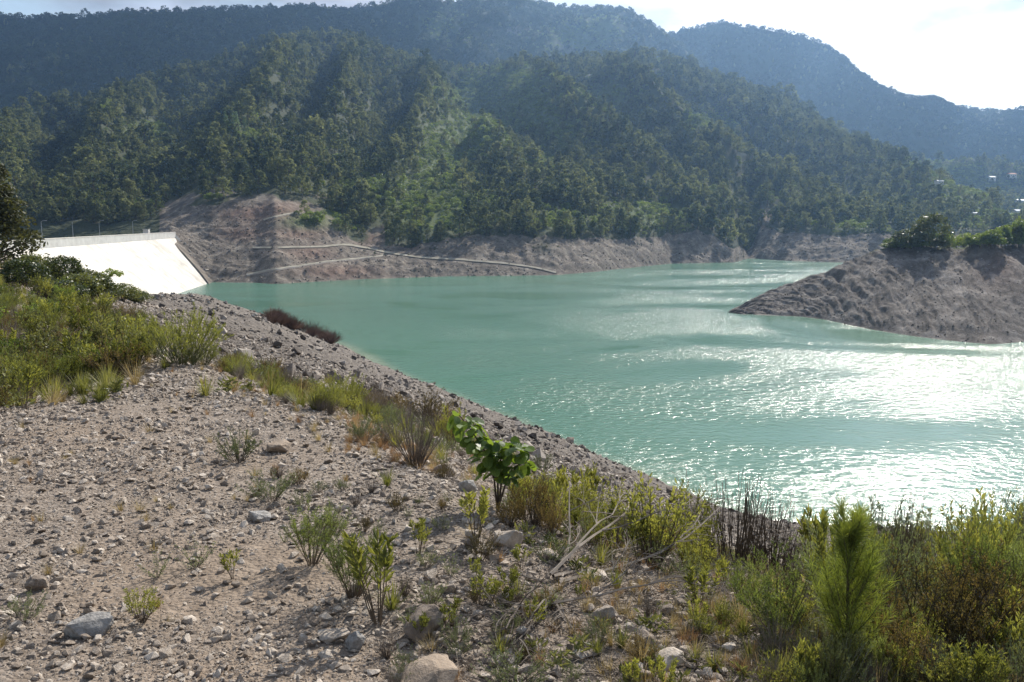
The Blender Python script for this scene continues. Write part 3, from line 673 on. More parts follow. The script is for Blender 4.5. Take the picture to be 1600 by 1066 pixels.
# ------------------------------------------------------------------ tree prototypes (unit height)
def clump(mb, c, r, k, size, rng, m=1, squash=0.75):
    n = rng.normal(size=(k, 3)); n[:, 2] += 0.25; n /= np.linalg.norm(n, axis=1)[:, None]
    p = np.asarray(c) + n * r * np.array((1, 1, squash)) * rng.uniform(0.6, 1.1, (k, 1))
    nn = n + 0.55 * rng.normal(size=(k, 3)); nn /= np.linalg.norm(nn, axis=1)[:, None]
    t = np.cross(nn, rng.normal(size=(k, 3))); t /= np.linalg.norm(t, axis=1)[:, None]
    b = np.cross(nn, t)
    s = size * rng.uniform(0.6, 1.3, (k, 1))
    V = np.stack([p - t * s, p - b * s * 0.6, p + t * s, p + b * s * 0.6], 1)
    mb.add(V, np.arange(k * 4).reshape(k, 4), m)
def tree_parts(kind, seed, nclump=36, k=9, size=0.045):
    rng = np.random.default_rng(seed)
    tr, cr = MB(), MB()
    lean = rng.normal(size=2) * 0.03
    top = 0.93 if kind != 'broad' else 0.7
    hs = np.linspace(-0.04, top, 6)
    ctr = lambda h: np.array((lean[0] * h * 2 + 0.01 * math.sin(9 * h + seed), lean[1] * h * 2, h))
    tr.tube([ctr(h) for h in hs], np.linspace(0.022, 0.005, 6), 5)
    for i in range(nclump):
        if kind == 'pine':
            h = 0.22 + 0.76 * rng.uniform() ** 0.8
            q = (h - 0.22) / 0.76
            R = 0.29 * (1.12 - q) ** 0.55 * (0.55 + 0.45 * min(1, q * 5)) * rng.uniform(0.75, 1.2)
            r = 0.10 * (1.15 - 0.4 * q)
        elif kind == 'cone':
            h = 0.14 + 0.84 * rng.uniform(); q = (h - 0.14) / 0.84
            R = 0.27 * (1.04 - q) ** 0.85 * rng.uniform(0.6, 1.15); r = 0.085 * (1.2 - 0.6 * q)
        elif kind == 'poplar':
            h = 0.08 + 0.9 * rng.uniform(); q = h
            R = 0.085 * math.sin(math.pi * min(0.97, 0.12 + 0.86 * q)) * rng.uniform(0.4, 1.1); r = 0.05
        else:
            th = math.acos(rng.uniform(-0.35, 1)); h = 0.52 + 0.42 * math.cos(th); R = 0.46 * math.sin(th) * rng.uniform(0.65, 1.1); r = 0.14; q = h
        ph = rng.uniform(0, 2 * math.pi)
        c = ctr(h) + np.array((R * math.cos(ph), R * math.sin(ph), -0.10 * R if kind != 'broad' else 0))
        if i % 3 == 0 and kind != 'poplar':
            b = ctr(max(0.05, h - 0.5 * R - 0.03)); tr.tube([b, (b + c) / 2 + (0, 0, 0.01), c], [0.008, 0.006, 0.003], 3)
        clump(cr, c, r, k, size, rng)
    return tr, cr
def joined(name, kind, seed, leafm, **kw):
    tr, cr = tree_parts(kind, seed, **kw)
    mb = MB()
    mb.add(np.concatenate(tr.v), np.concatenate(tr.q), 0); mb.add(np.concatenate(cr.v), np.concatenate(cr.q), 1)
    return mb.mesh(name, [M['bark'], leafm])
def parts(kind, seed, leafm, **kw):
    tr, cr = tree_parts(kind, seed, **kw)
    mb = MB(); mb.add(np.concatenate(cr.v), np.concatenate(cr.q), 0)
    return [('trunk', tr.mesh('trunk', M['bark'])), ('crown', mb.mesh('crown', leafm))]

def proto_coll(name, meshes):
    c = bpy.data.collections.new(name)
    for i, me in enumerate(meshes):
        o = bpy.data.objects.new('%s_%02d' % (name, i), me); c.objects.link(o)
    return c
def instancer(name, label, cat, pts, scl, rot, idx, coll, tilt=None):
    """one 'stuff' object: points carrying instances of the prototypes in a collection"""
    n = len(scl)
    me = bpy.data.meshes.new(name); me.vertices.add(n)
    me.vertices.foreach_set('co', np.asarray(pts, np.float32).ravel())
    sc3 = np.asarray(scl, np.float32)
    if sc3.ndim == 1: sc3 = np.repeat(sc3[:, None], 3, 1)
    a = me.attributes.new('scl', 'FLOAT_VECTOR', 'POINT'); a.data.foreach_set('vector', sc3.ravel())
    r3 = np.zeros((n, 3), np.float32); r3[:, 2] = rot
    if tilt is not None: r3[:, :2] = tilt
    a = me.attributes.new('rot', 'FLOAT_VECTOR', 'POINT'); a.data.foreach_set('vector', r3.ravel())
    a = me.attributes.new('idx', 'INT', 'POINT'); a.data.foreach_set('value', np.asarray(idx, np.int32))
    me.update()
    o = obj(name, me); tag(o, label, cat, kind='stuff')
    ng = bpy.data.node_groups.new(name, 'GeometryNodeTree')
    ng.interface.new_socket('Geometry', in_out='INPUT', socket_type='NodeSocketGeometry')
    ng.interface.new_socket('Geometry', in_out='OUTPUT', socket_type='NodeSocketGeometry')
    N = ng.nodes.new; L = ng.links.new
    gi = N('NodeGroupInput'); go = N('NodeGroupOutput')
    ci = N('GeometryNodeCollectionInfo'); ci.inputs['Collection'].default_value = coll
    ci.inputs['Separate Children'].default_value = True; ci.inputs['Reset Children'].default_value = True
    ip = N('GeometryNodeInstanceOnPoints'); ip.inputs['Pick Instance'].default_value = True
    def at(nm, t):
        x = N('GeometryNodeInputNamedAttribute'); x.data_type = t; x.inputs['Name'].default_value = nm; return x.outputs['Attribute']
    L(gi.outputs[0], ip.inputs['Points']); L(ci.outputs[0], ip.inputs['Instance'])
    L(at('idx', 'INT'), ip.inputs['Instance Index']); L(at('scl', 'FLOAT_VECTOR'), ip.inputs['Scale'])
    er = N('FunctionNodeEulerToRotation'); L(at('rot', 'FLOAT_VECTOR'), er.inputs[0]); L(er.outputs[0], ip.inputs['Rotation'])
    L(ip.outputs[0], go.inputs[0])
    md = o.modifiers.new('instances', 'NODES'); md.node_group = ng
    return o

PINE_P = [parts('pine', 100 + i, M['pine'], nclump=42, k=15, size=0.042) for i in range(4)] + [parts('cone', 120 + i, M['pine'], nclump=44, k=15, size=0.04) for i in range(2)]
BROAD_P = [parts('broad', 140 + i, M['broad'], nclump=44, k=16, size=0.055) for i in range(4)]
POP_P = [parts('poplar', 160 + i, M['poplar'], nclump=40, k=8, size=0.03) for i in range(2)]
forest_coll = proto_coll('forest_tree', [joined('forest_pine', 'pine' if i < 4 else 'cone', 200 + i, M['pine'], nclump=34, k=13, size=0.05) for i in range(6)]
                         + [joined('forest_broadleaf', 'broad', 220 + i, M['broad'], nclump=28, k=9, size=0.07) for i in range(3)]
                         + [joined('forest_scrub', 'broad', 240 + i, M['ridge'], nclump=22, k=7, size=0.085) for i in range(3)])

# --- forest on the far hillside
tr = np.random.default_rng(21)
NF = 29000
tx, ty, tz = hill_sample(HC, NF, tr, 1.85, 3.15, weight=(1 - np.clip(bare * 1.5, 0, 1)) * np.where(HC.py > 500, 0, 1))
tpx, tpy = proj(tx, ty, tz)
keep = (tpx > -150) & (tpx < 1760)
tx, ty, tz, tpx, tpy = tx[keep], ty[keep], tz[keep], tpx[keep], tpy[keep]
gm = np.clip(poly_mask(tpx, tpy, GREEN) * 1.15, 0, 0.95)
valley = sstep(1380, 1480, tpx) * sstep(235, 255, tpy) * 0.5
patchy = sstep(0.05, 0.5, fbm(tx / 70 + 3, ty / 70, 3)) * 0.55
pb = np.clip(np.maximum(gm, np.maximum(valley, patchy)), 0, 1)
isb = tr.uniform(size=len(tx)) < pb
hgt = np.where(isb, tr.uniform(2.5, 6.5, len(tx)), 9.8 * np.exp(0.30 * tr.normal(size=len(tx)))) * (0.85 + 0.3 * tr.uniform(size=len(tx)))
idx = np.where(isb, tr.integers(6, 9, len(tx)), tr.integers(0, 6, len(tx)))
rot = tr.uniform(0, 6.28, len(tx))
order = np.argsort(ty - 0.5 * hgt)
vis = (tpx > -10) & (tpx < 1610) & ~((tpx > 1395) & (tpy > 352))
fr_p = [i for i in order if vis[i] and not isb[i]][:300]
fr_b = [i for i in order if vis[i] and isb[i]][:200]
def spot(px):
    if px < 45: return 'edge'
    if px < 130: return 'lamp'
    if px < 270: return 'dam'
    if px < 360: return 'corner'
    if px < 520: return 'cut'
    if px < 650: return 'green'
    if px < 760: return 'mid'
    if px < 900: return 'mid2'
    if px < 1010: return 'bend'
    if px < 1120: return 'spur'
    if px < 1230: return 'inlet'
    return 'headland'
PL = {'edge': ('pine of the dark forest just above the big conifer', 'pines above the big conifer'), 'lamp': ('pine behind the first lamp posts of the dam', 'pines behind the first lamp posts'), 'corner': ('pine above the upper corner of the dam face', 'pines above the dam corner'), 'green': ('pine above the grassy end of the earth cut', 'pines above the grassy cut end'), 'mid2': ('pine above the shore where the dirt track meets water', 'pines above the track end'), 'bend': ('pine above the bend of the bare far shore', 'pines above the shore bend'), 'headland': ('pine across the water beyond the headland tip', 'pines beyond the headland tip'),
      'dam': ('pine in the dark forest behind the white dam crest', 'pines behind the dam'),
      'cut': ('pine standing above the reddish earth cut beside the dam', 'pines above the red earth cut'),
      'mid': ('pine in the lower forest edge above the bare middle shore', 'pines above the bare middle shore'),
      'spur': ('pine above the bare spur where the water glitters', 'pines above the bare spur'),
      'inlet': ('pine at the forest foot around the small far inlet', 'pines around the far inlet')}
BL = {'edge': ('green broadleaf tree just above the big conifer', 'broadleaf trees above the big conifer'), 'lamp': ('green broadleaf tree behind the first dam lamp posts', 'broadleaf trees behind the first lamp posts'), 'corner': ('green broadleaf tree above the corner of the dam face', 'broadleaf trees above the dam corner'), 'green': ('light green bush at the grassy end of the earth cut', 'bushes at the grassy cut end'), 'mid2': ('light green bush above the shore where the dirt track meets water', 'bushes above the track end'), 'bend': ('light green bush above the bend of the bare far shore', 'bushes above the shore bend'), 'headland': ('light green bush across the water beyond the headland tip', 'bushes beyond the headland tip'),
      'dam': ('round green broadleaf tree among the pines behind the dam', 'broadleaf trees behind the dam'),
      'cut': ('bushy green broadleaf tree beside the reddish earth cut', 'broadleaf trees by the red earth cut'),
      'mid': ('bushy light green tree along the middle far shore', 'broadleaf trees along the middle far shore'),
      'spur': ('bushy light green tree on top of the bare spur', 'broadleaf trees on the bare spur'),
      'inlet': ('bushy light green tree beside the small far inlet', 'broadleaf trees beside the far inlet')}
for j, i in enumerate(fr_p):
    lb, gp = PL[spot(tpx[i])]; sw = 'tall ' if hgt[i] > 11.3 else ('small ' if hgt[i] < 8.3 else 'middling '); lb = sw + lb
    place(PINE_P[idx[i] % 6], 'pine_tree', lb, 'pine tree', gp, (tx[i], ty[i], tz[i] - 0.3), (0, 0, rot[i]), (hgt[i] * 1.1, hgt[i] * 1.1, hgt[i]))
for i in fr_b:
    lb, gp = BL[spot(tpx[i])]; sw = 'larger ' if hgt[i] > 4.5 else 'low '; lb = sw + lb
    place(BROAD_P[idx[i] % 4], 'broadleaf_tree', lb, 'tree', gp, (tx[i], ty[i], tz[i] - 0.3), (0, 0, rot[i]), hgt[i])
gsx, gsy, gsz = hill_sample(HC, 9000, tr, 1.9, 3.1, weight=np.clip(greenm, 0, 1) * (1 - np.clip(bare * 1.5, 0, 1)))
gsh = tr.uniform(1.6, 4.2, len(gsx))
instancer('scrub', 'yellow green scrub filling the clearings of the sunlit hillside', 'scrub', np.stack([gsx, gsy, gsz - 0.4], -1), np.stack([gsh * 1.2, gsh * 1.2, gsh], -1), tr.uniform(0, 6.28, len(gsx)), tr.integers(6, 9, len(gsx)), forest_coll)
rest = np.ones(len(tx), bool); rest[fr_p] = False; rest[fr_b] = False
w = np.where(isb, 1.15, 1.15)
instancer('forest', 'dense pine forest with pale green scrub patches covering the sunlit hillside', 'forest', np.stack([tx, ty, tz - 0.3], -1)[rest],
          np.stack([hgt * w, hgt * w, hgt], -1)[rest], rot[rest], idx[rest], forest_coll)
# --- woods on the ridges behind; dark leaf colour carries part of their shade
def ridge_wood(h, n, seed, label, lo, hi, cut, gblobs=(), pine=0.12):
    r = np.random.default_rng(seed)
    x, y, z = hill_sample(h, n, r, 0.05, 1.35)
    px, py = proj(x, y, z)
    k = (px > -120) & (px < 1720) & (py < cut(px))
    x, y, z, px, py = x[k], y[k], z[k], px[k], py[k]
    g = poly_mask(px, py, gblobs) if gblobs else np.zeros(len(x))
    isb = r.uniform(size=len(x)) < np.clip(g, 0.0, 0.9)
    sc = r.uniform(lo, hi, len(x)) * np.where(isb, 0.6, 1)
    big = r.uniform(size=len(x)) < 0.06; sc = np.where(big & ~isb, sc * 1.35, sc)
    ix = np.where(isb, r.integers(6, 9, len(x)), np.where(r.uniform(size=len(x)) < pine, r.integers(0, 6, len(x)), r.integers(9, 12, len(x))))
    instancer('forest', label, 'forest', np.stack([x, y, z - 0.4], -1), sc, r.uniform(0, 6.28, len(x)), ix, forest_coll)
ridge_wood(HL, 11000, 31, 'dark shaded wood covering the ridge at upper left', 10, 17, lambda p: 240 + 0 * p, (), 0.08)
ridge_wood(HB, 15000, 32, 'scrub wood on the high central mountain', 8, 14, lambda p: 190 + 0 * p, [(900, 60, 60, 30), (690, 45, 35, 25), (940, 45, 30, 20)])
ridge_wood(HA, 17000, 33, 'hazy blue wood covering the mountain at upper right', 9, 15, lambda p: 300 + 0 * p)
# --- scrub at the foot of the banks
r = np.random.default_rng(44)
x, y, z = hill_sample(HC, 420, r, 1.45, 2.05, weight=np.where(HC.px > 560, 1.0, 0.25))
instancer('scrub', 'scattered low scrub on the bare eroded far bank', 'scrub', np.stack([x, y, z - 0.2], -1), r.uniform(0.8, 2.2, len(x)), r.uniform(0, 6, len(x)), r.integers(9, 12, len(x)), forest_coll)

def hill_at(h, px, py, umin=1.0):
    d = np.hypot(h.px - px, h.py - py) + np.where(h.u[:, None] < umin, 1e6, 0)
    k = np.unravel_index(np.argmin(d), d.shape)
    return np.array((h.X[k], h.Y[k], h.Z[k]))
for i, (px, py, hp) in enumerate([(338, 208, 20), (345, 210, 26), (352, 209, 30), (357, 211, 34), (363, 210, 36), (368, 212, 36), (374, 211, 33), (381, 212, 28), (388, 214, 24), (332, 206, 16)]):
    p = hill_at(HC, px, py, 2.0)
    place(POP_P[i % 2], 'poplar_tree', 'slender pale poplar in the small row on the wooded slope', 'poplar', 'row of pale poplars on the slope', tuple(p), (0, 0, i), p[1] * hp / F)

# --- trees and shrubs on the headland top
r = np.random.default_rng(45)
def head_tree(px, py, hp, wp, dark, label, group=None, name='broadleaf_tree', cat='tree'):
    p = hill_at(HH, px, py, 1.6)
    h = p[1] * hp / F; wd = p[1] * wp / F
    place(HT_D[r.integers(0, 2)] if dark else BROAD_P[r.integers(0, 4)], name, label, cat, group, (p[0], p[1], p[2] - 0.1 * h), (0, 0, r.uniform(0, 6)), (wd / 1.0, wd / 1.0, h * 1.1))
HT_D = [parts('broad', 180 + i, M['evergreen'], nclump=70, k=20, size=0.045) for i in range(2)]
head_tree(1455, 388, 52, 56, True, 'tall dark round tree standing on the bare headland')
head_tree(1424, 389, 30, 50, True, 'low dark tree leaning left beside the tall headland tree')
for i in range(150):
    px = r.uniform(1388, 1640); top = np.interp(px, [1392, 1430, 1480, 1530, 1560, 1600, 1640], [10, 14, 20, 16, 26, 38, 44])
    head_tree(px, 390 - r.uniform(0, 6), top * r.uniform(0.6, 1.35), r.uniform(14, 30), r.uniform() < 0.08, 'low green shrub along the headland top, ' + ('left of the tall tree' if px < 1440 else ('right of the tall tree' if px < 1530 else 'near the right edge')), 'shrubs along the headland top', 'headland_shrub', 'shrub')

# ------------------------------------------------------------------ the dam
def dam():
    t = empty('dam', (-155, 270, 0))
    A = P(30, 375.5, 266); B = P(272, 363.5, 452)
    zc = 0.5 * (A[2] + B[2]); A[2] = B[2] = zc
    wl0 = PZ(275, 458.5, 0); wl1 = PZ(331, 440.5, 0)
    e = (B - A); Ls = np.linalg.norm(e[:2]); e = e / Ls
    n = np.array((e[1], -e[0], 0.0))
    if n[0] < 0: n = -n
    run = np.dot((wl1 - A), n)
    hp = 3.3                                   # parapet height
    top = zc - hp
    sl = run / top                             # horizontal run per metre of fall
    loc = np.array((-155, 270, 0.0))
    def S(s, z, off=0.0):
        return A + e * s + n * (0.6 + (top - z) * sl * (run - 0.6) / run) * (1 if z < top else 0) + np.array((0, 0, z - zc)) + np.array((n[0] * sl ** -1 * 0, 0, 0)) - loc + (n * 0.62 + np.array((0, 0, 0.78))) * off
    s_toe = np.dot(wl1 - A, e); s_cr = Ls
    def zbot(s): return -3.0 if s < s_toe - 6 else np.interp(s, [s_toe - 6, s_toe, s_cr + 0.5], [-3.0, 0.0, top - 0.3])
    npan = 16
    ed = np.linspace(-30, s_cr, npan + 1)
    for i in range(npan):
        s0, s1 = ed[i] + 0.07, ed[i + 1] - 0.07
        zs0, zs1 = zbot(s0), zbot(s1)
        mb = MB()
        V = [S(s0, top - 0.01, 0), S(s1, top - 0.01, 0), S(s1, zs1, 0), S(s0, zs0, 0)]
        off = np.array((0.62 * n[0], 0.62 * n[1], 0.78)) * 0.45
        V = V + [v + off for v in V]
        mb.add(V, [(0, 1, 2, 3), (7, 6, 5, 4), (0, 4, 5, 1), (1, 5, 6, 2), (2, 6, 7, 3), (3, 7, 4, 0)])
        obj('face_panel', mb.mesh('face_panel', M['concrete']), t)
    # dark body under the panels
    mb = MB()
    q = [S(-30, top - 0.3), S(s_cr - 0.6, top - 0.3), S(s_cr - 1, zbot(s_cr - 1) - 0.2), S(s_toe - 6, -3), S(-30, -3)]
    q2 = [v + np.array((0.62 * n[0], 0.62 * n[1], 0.78)) * 0.40 for v in q]
    V = [q2[0], q2[1], q2[3], q2[4]] + [v - np.array((0, 0, 0)) - n * 14 for v in (q2[0], q2[1], q2[3], q2[4])]
    mb.add(V, [(0, 1, 2, 3), (4, 7, 6, 5), (0, 4, 5, 1), (3, 2, 6, 7)])
    obj('embankment', mb.mesh('embankment', M['parapet']), t)
    # parapet in bays
    nb = 20; be = np.linspace(-30, s_cr, nb + 1)
    R = np.array([[e[0], n[0], 0], [e[1], n[1], 0], [0, 0, 1]])
    for i in range(nb):
        mb = MB(); c = A + e * (be[i] + be[i + 1]) / 2 + n * 0.45 - loc; c[2] = top + hp / 2 - 0.1
        mb.box(c, (be[i + 1] - be[i] - 0.06, 0.5, hp + 0.2), R)
        obj('parapet_bay', mb.mesh('parapet_bay', M['parapet']), t)
    mb = MB(); c = A + e * (s_cr - 30) / 2 + n * 0.45 - loc; c[2] = zc + 0.12
    mb.box(c, (s_cr + 30, 0.8, 0.22), R); obj('coping', mb.mesh('coping', M['concrete']), t)
    mb = MB(); c = A + e * (s_cr - 30) / 2 - n * 4.6 - loc; c[2] = zc - 1.1
    mb.box(c, (s_cr + 30, 9.4, 0.5), R); obj('crest_road', mb.mesh('crest_road', M['track']), t)
    # plinth down the abutment
    pts = [S(s, z, 0.3) for s, z in [(s_cr + 0.7, top + 1.5), (s_cr - 6, zbot(s_cr - 6)), (s_toe + 10, zbot(s_toe + 10)), (s_toe, 0.0), (s_toe - 6, -3)]]
    mb = MB(); mb.tube(pts, 0.75, 4); obj('plinth', mb.mesh('plinth', M['parapet']), t)
    tag(t, 'white concrete faced dam sloping into the lake', 'dam')
    return A, B, e, n, zc, S, loc, s_cr, s_toe, zbot, top
DA, DB, De, Dn, Dz, DS, Dloc, Dscr, Dstoe, Dzbot, Dtop = dam()
# lamp posts on the crest
lp = MB(); lp.tube([(0, 0, 0), (0, 0, 3), (0, 0, 6.6)], [0.13, 0.11, 0.08], 6)
la = MB(); la.tube([(0, 0, 6.5), (0.5, 0, 6.95), (1.3, 0, 7.05)], [0.06, 0.055, 0.05], 5)
lh = MB(); lh.box((1.55, 0, 7.03), (0.7, 0.28, 0.14))
lamp_p = [('pole', lp.mesh('pole', M['metal'])), ('arm', la.mesh('arm', M['metal'])), ('lamp_head', lh.mesh('lamp_head', M['metal']))]
words = ['nearest the big dark conifer', 'second from the dark conifer', 'third from the dark conifer', 'beside the small white hut']
for wd, px in zip(words, (66, 114, 156, 208)):
    ss = np.linspace(0, Dscr, 400); q = DA[None] + ss[:, None] * De[None] - Dn[None] * 7.5
    qx, qy = proj(q[:, 0], q[:, 1], q[:, 2]); k = np.argmin(abs(qx - px))
    place(lamp_p, 'lamp_post', 'thin grey lamp post on the dam crest, ' + wd, 'lamp post', 'lamp posts along the dam crest', (q[k, 0], q[k, 1], Dz - 0.9), (0, 0, math.atan2(Dn[1], Dn[0])))
# white hut on the crest
ss = np.linspace(0, Dscr, 400); q = DA[None] + ss[:, None] * De[None] - Dn[None] * 2.2
qx, qy = proj(q[:, 0], q[:, 1], q[:, 2]); k = np.argmin(abs(qx - 229))
hut = tag(empty('hut', (q[k, 0], q[k, 1], Dz - 0.85), (0, 0, math.atan2(De[1], De[0]))), 'small white hut standing on the dam crest', 'hut')
mb = MB(); mb.box((0, 0, 1.35), (2.6, 2.4, 2.7)); obj('wall', mb.mesh('wall', M['render']), hut)
mb = MB(); mb.box((0, 0, 2.85), (3.0, 2.8, 0.28)); obj('roof', mb.mesh('roof', M['parapet']), hut)
mb = MB(); mb.box((0, -1.22, 1.0), (0.9, 0.06, 2.0)); obj('door', mb.mesh('door', M['metal']), hut)

# ------------------------------------------------------------------ tracks cut into the far bank
def track(pts, label, hw=1.5):
    pp = np.array(pts, float); n = 120
    s = np.r_[0, np.cumsum(np.hypot(*np.diff(pp, axis=0).T))]; q = np.linspace(0, s[-1], n)
    rows = []
    for j, off in enumerate((-hw, -hw * 0.3, hw * 0.3, hw)):
        X = np.array([hill_at(HC, np.interp(k, s, pp[:, 0]), np.interp(k, s, pp[:, 1]) + off * (1 + 0.3 * math.sin(k * 0.21 + j)), 1.0) for k in q])
        for i in range(3): X[:, i] = smooth1(X[:, i], 9)
        vn = -X.copy(); vn[:, 2] = 0; vn /= np.linalg.norm(vn, axis=1)[:, None]
        rows.append(X + vn * 0.35 + (0, 0, 0.26))
    rows = [rows[0] - (0, 0, 0.8)] + rows + [rows[-1] - vn * -0.5 - (0, 0, 0.6)]
    me = mesh_np('dirt_track', np.stack(rows), grid_quads(6, n), [M['track'], M['clod']], False, mi=np.repeat([1, 0, 0, 0, 1], n - 1))
    tag(obj('dirt_track_path', me), label, 'track', kind='structure')
track(TRACKS[0], 'pale dirt track running along the far bank to the shore', 1.3)
track(TRACKS[1], 'lower pale dirt track climbing the far bank', 1.0)
track(TRACKS[2], 'short upper track below the red earth cut', 0.9)

# ------------------------------------------------------------------ houses in the far valley
hr = np.random.default_rng(61)
hl = ['roof at the far edge of the wooded valley', 'long roof in the far valley trees', 'low roof beside its twin in the valley', 'roof under the hazy mountain at the right edge',
      'roof just above the headland shrubs at the right edge', 'bright roof right behind the headland trees', 'roof at the lower right valley edge', 'small roof between valley trees']
for i, (px, py, wd) in enumerate([(1481, 281, 8), (1467, 291, 9), (1550, 283, 8), (1580, 280, 10), (1594, 320, 11), (1521, 341, 9), (1588, 338, 13), (1440, 340, 6)]):
    p = hill_at(HC, px, py, 1.5); s = p[1] / F
    wm = wd * s * 1.2; dm = wm * 0.75; hm = min(5.0, wm * 0.45)
    sheet = M['roofsheet'] if i not in (3,) else M['rooftile']
    t = tag(empty('house', (p[0], p[1], p[2] + 1.5), (0, 0, hr.uniform(-0.5, 0.5))), 'small pale house with ' + hl[i].replace('roof', 'sheet roof' if i != 3 else 'tiled roof', 1), 'house', 'houses scattered in the far valley')
    mb = MB(); mb.box((0, 0, hm / 2 - 1), (wm, dm, hm + 2)); obj('wall', mb.mesh('wall', M['render']), t)
    mb = MB(); rh = wm * 0.16; ov = 0.5
    a0, a1, b0, b1 = -wm / 2 - ov, wm / 2 + ov, -dm / 2 - ov, dm / 2 + ov
    V = [(a0, b0, hm), (a1, b0, hm), (a1, 0, hm + rh), (a0, 0, hm + rh), (a0, b1, hm), (a1, b1, hm)]
    V = V + [(x, y, z + 0.18) for x, y, z in V]
    mb.add(V, [(0, 1, 2, 3), (3, 2, 5, 4), (6, 9, 8, 7), (9, 10, 11, 8), (0, 6, 7, 1), (4, 5, 11, 10), (0, 3, 9, 6), (3, 4, 10, 9), (1, 7, 8, 2), (2, 8, 11, 5)])
    obj('roof', mb.mesh('roof', sheet), t)
    for xo in (-0.28, 0.28):
        mb = MB(); mb.box((xo * wm, -dm / 2 - 0.02, hm * 0.55), (wm * 0.14, 0.08, hm * 0.3)); obj('window', mb.mesh('window', M['glass']), t)
    mb = MB(); mb.box((0, -dm / 2 - 0.02, hm * 0.35), (wm * 0.12, 0.08, hm * 0.7)); obj('door', mb.mesh('door', M['bark']), t)

# ------------------------------------------------------------------ plant prototypes (about one unit tall)
def bent(rng, L, th, ph, n=5, grav=0.15, wob=0.04, up=0.0):
    """a curved stem: leaves the base at angle th from vertical, bends by grav (down) or up"""
    p = np.zeros((n, 3)); d = np.array((math.sin(th) * math.cos(ph), math.sin(th) * math.sin(ph), math.cos(th)))
    for i in range(1, n):
        d = d + np.array((0, 0, up - grav)) / n * (i / n) * 2 + rng.normal(size=3) * wob; d /= np.linalg.norm(d)
        p[i] = p[i - 1] + d * L / (n - 1)
    return p
def along(p, t):
    t = np.clip(t, 0, 1) * (len(p) - 1); i = np.minimum(t.astype(int), len(p) - 2); f = (t - i)[:, None]
    return p[i] * (1 - f) + p[i + 1] * f, p[i + 1] - p[i]
def stemmy(seed, leafm, stemm, n=12, spread=0.5, lh=(0.7, 1.0), leaf=(0.10, 0.025), per=30, t0=0.3, ang=0.8, rs=0.007, tip=0.0, base=0.06, up=0.3, side=0, wob=0.05, grav=0.1):
    rng = np.random.default_rng(seed); st, fo = MB(), MB()
    for i in range(n):
        ph = rng.uniform(0, 6.283); th = spread * math.sqrt(rng.uniform()) ; L = rng.uniform(*lh) * (1 - 0.15 * (th / (spread + 1e-6)))
        s = bent(rng, L, th, ph, 6, grav, wob, up) + np.array((base * math.cos(ph), base * math.sin(ph), 0)) * rng.uniform(0.2, 1)
        s[0, 2] -= 0.03
        st.tube(s, np.linspace(rs, rs * 0.35, 6), 3)
        axes = [(s, t0, per)]
        for k in range(side):
            q, dd = along(s, np.array([rng.uniform(0.3, 0.85)]))
            b = bent(rng, L * rng.uniform(0.18, 0.38), rng.uniform(0.5, 1.0), rng.uniform(0, 6.28), 4, 0, 0.05, 0.5) + q[0]
            st.tube(b, np.linspace(rs * 0.45, rs * 0.2, 4), 3); axes.append((b, 0.1, max(4, int(per * 0.45))))
        for ax, a0, m in axes:
            t = a0 + (1 - a0) * rng.uniform(size=m) ** (1.0 / (1 + tip))
            q, d = along(ax, t); d = d / (np.linalg.norm(d, axis=1)[:, None] + 1e-9)
            o = rng.normal(size=(m, 3)); o -= d * (o * d).sum(1)[:, None]; o /= np.linalg.norm(o, axis=1)[:, None] + 1e-9
            dd = d * math.cos(ang) + o * math.sin(ang)
            fo.leaves(q, dd, leaf[0] * rng.uniform(0.6, 1.2, m), leaf[1] * rng.uniform(0.7, 1.2, m), rng, 0)
    return [('stems', st.mesh('stems', stemm)), ('foliage', fo.mesh('foliage', leafm))]
def broomy(seed, stemm, leafm=None, n=110, spread=0.7, lh=(0.6, 1.0), rs=0.005, t_leaf=0.55, base=0.08, fork=0.6):
    rng = np.random.default_rng(seed); st, fo = MB(), MB()
    for i in range(n):
        ph = rng.uniform(0, 6.283); th = spread * rng.uniform() ** 0.7; L = rng.uniform(*lh) * (1 - 0.25 * (th / spread))
        s = bent(rng, L, th, ph, 5, 0.0, 0.05, 0.35) + np.array((math.cos(ph), math.sin(ph), 0)) * base * rng.uniform(0, 1)
        s[0, 2] -= 0.03
        r = rs * rng.uniform(0.6, 1.2)
        if leafm is None:
            st.tube(s, np.linspace(r, r * 0.35, 5), 3)
            if rng.uniform() < fork:
                q, d = along(s, np.array([rng.uniform(0.4, 0.8)])); b = bent(rng, L * 0.3, th + rng.normal() * 0.3, ph + rng.normal() * 0.5, 3, 0, 0.05, 0.3) + q[0]
                st.tube(b, np.linspace(r * 0.6, r * 0.25, 3), 3)
        else:
            q, _ = along(s, np.linspace(0, t_leaf, 4)); st.tube(q, np.linspace(r, r * 0.7, 4), 3)
            q, _ = along(s, np.linspace(t_leaf, 1, 3)); fo.tube(q, np.linspace(r * 0.8, r * 0.3, 3), 3)
            m = 5; q, d = along(s, rng.uniform(t_leaf * 0.8, 1, m)); fo.leaves(q, d + 0.5 * rng.normal(size=(m, 3)) * np.linalg.norm(d, axis=1)[:, None], 0.05, 0.008, rng)
    if leafm is None: return [('stems', st.mesh('stems', stemm))]
    return [('stems', st.mesh('stems', stemm)), ('foliage', fo.mesh('foliage', leafm))]
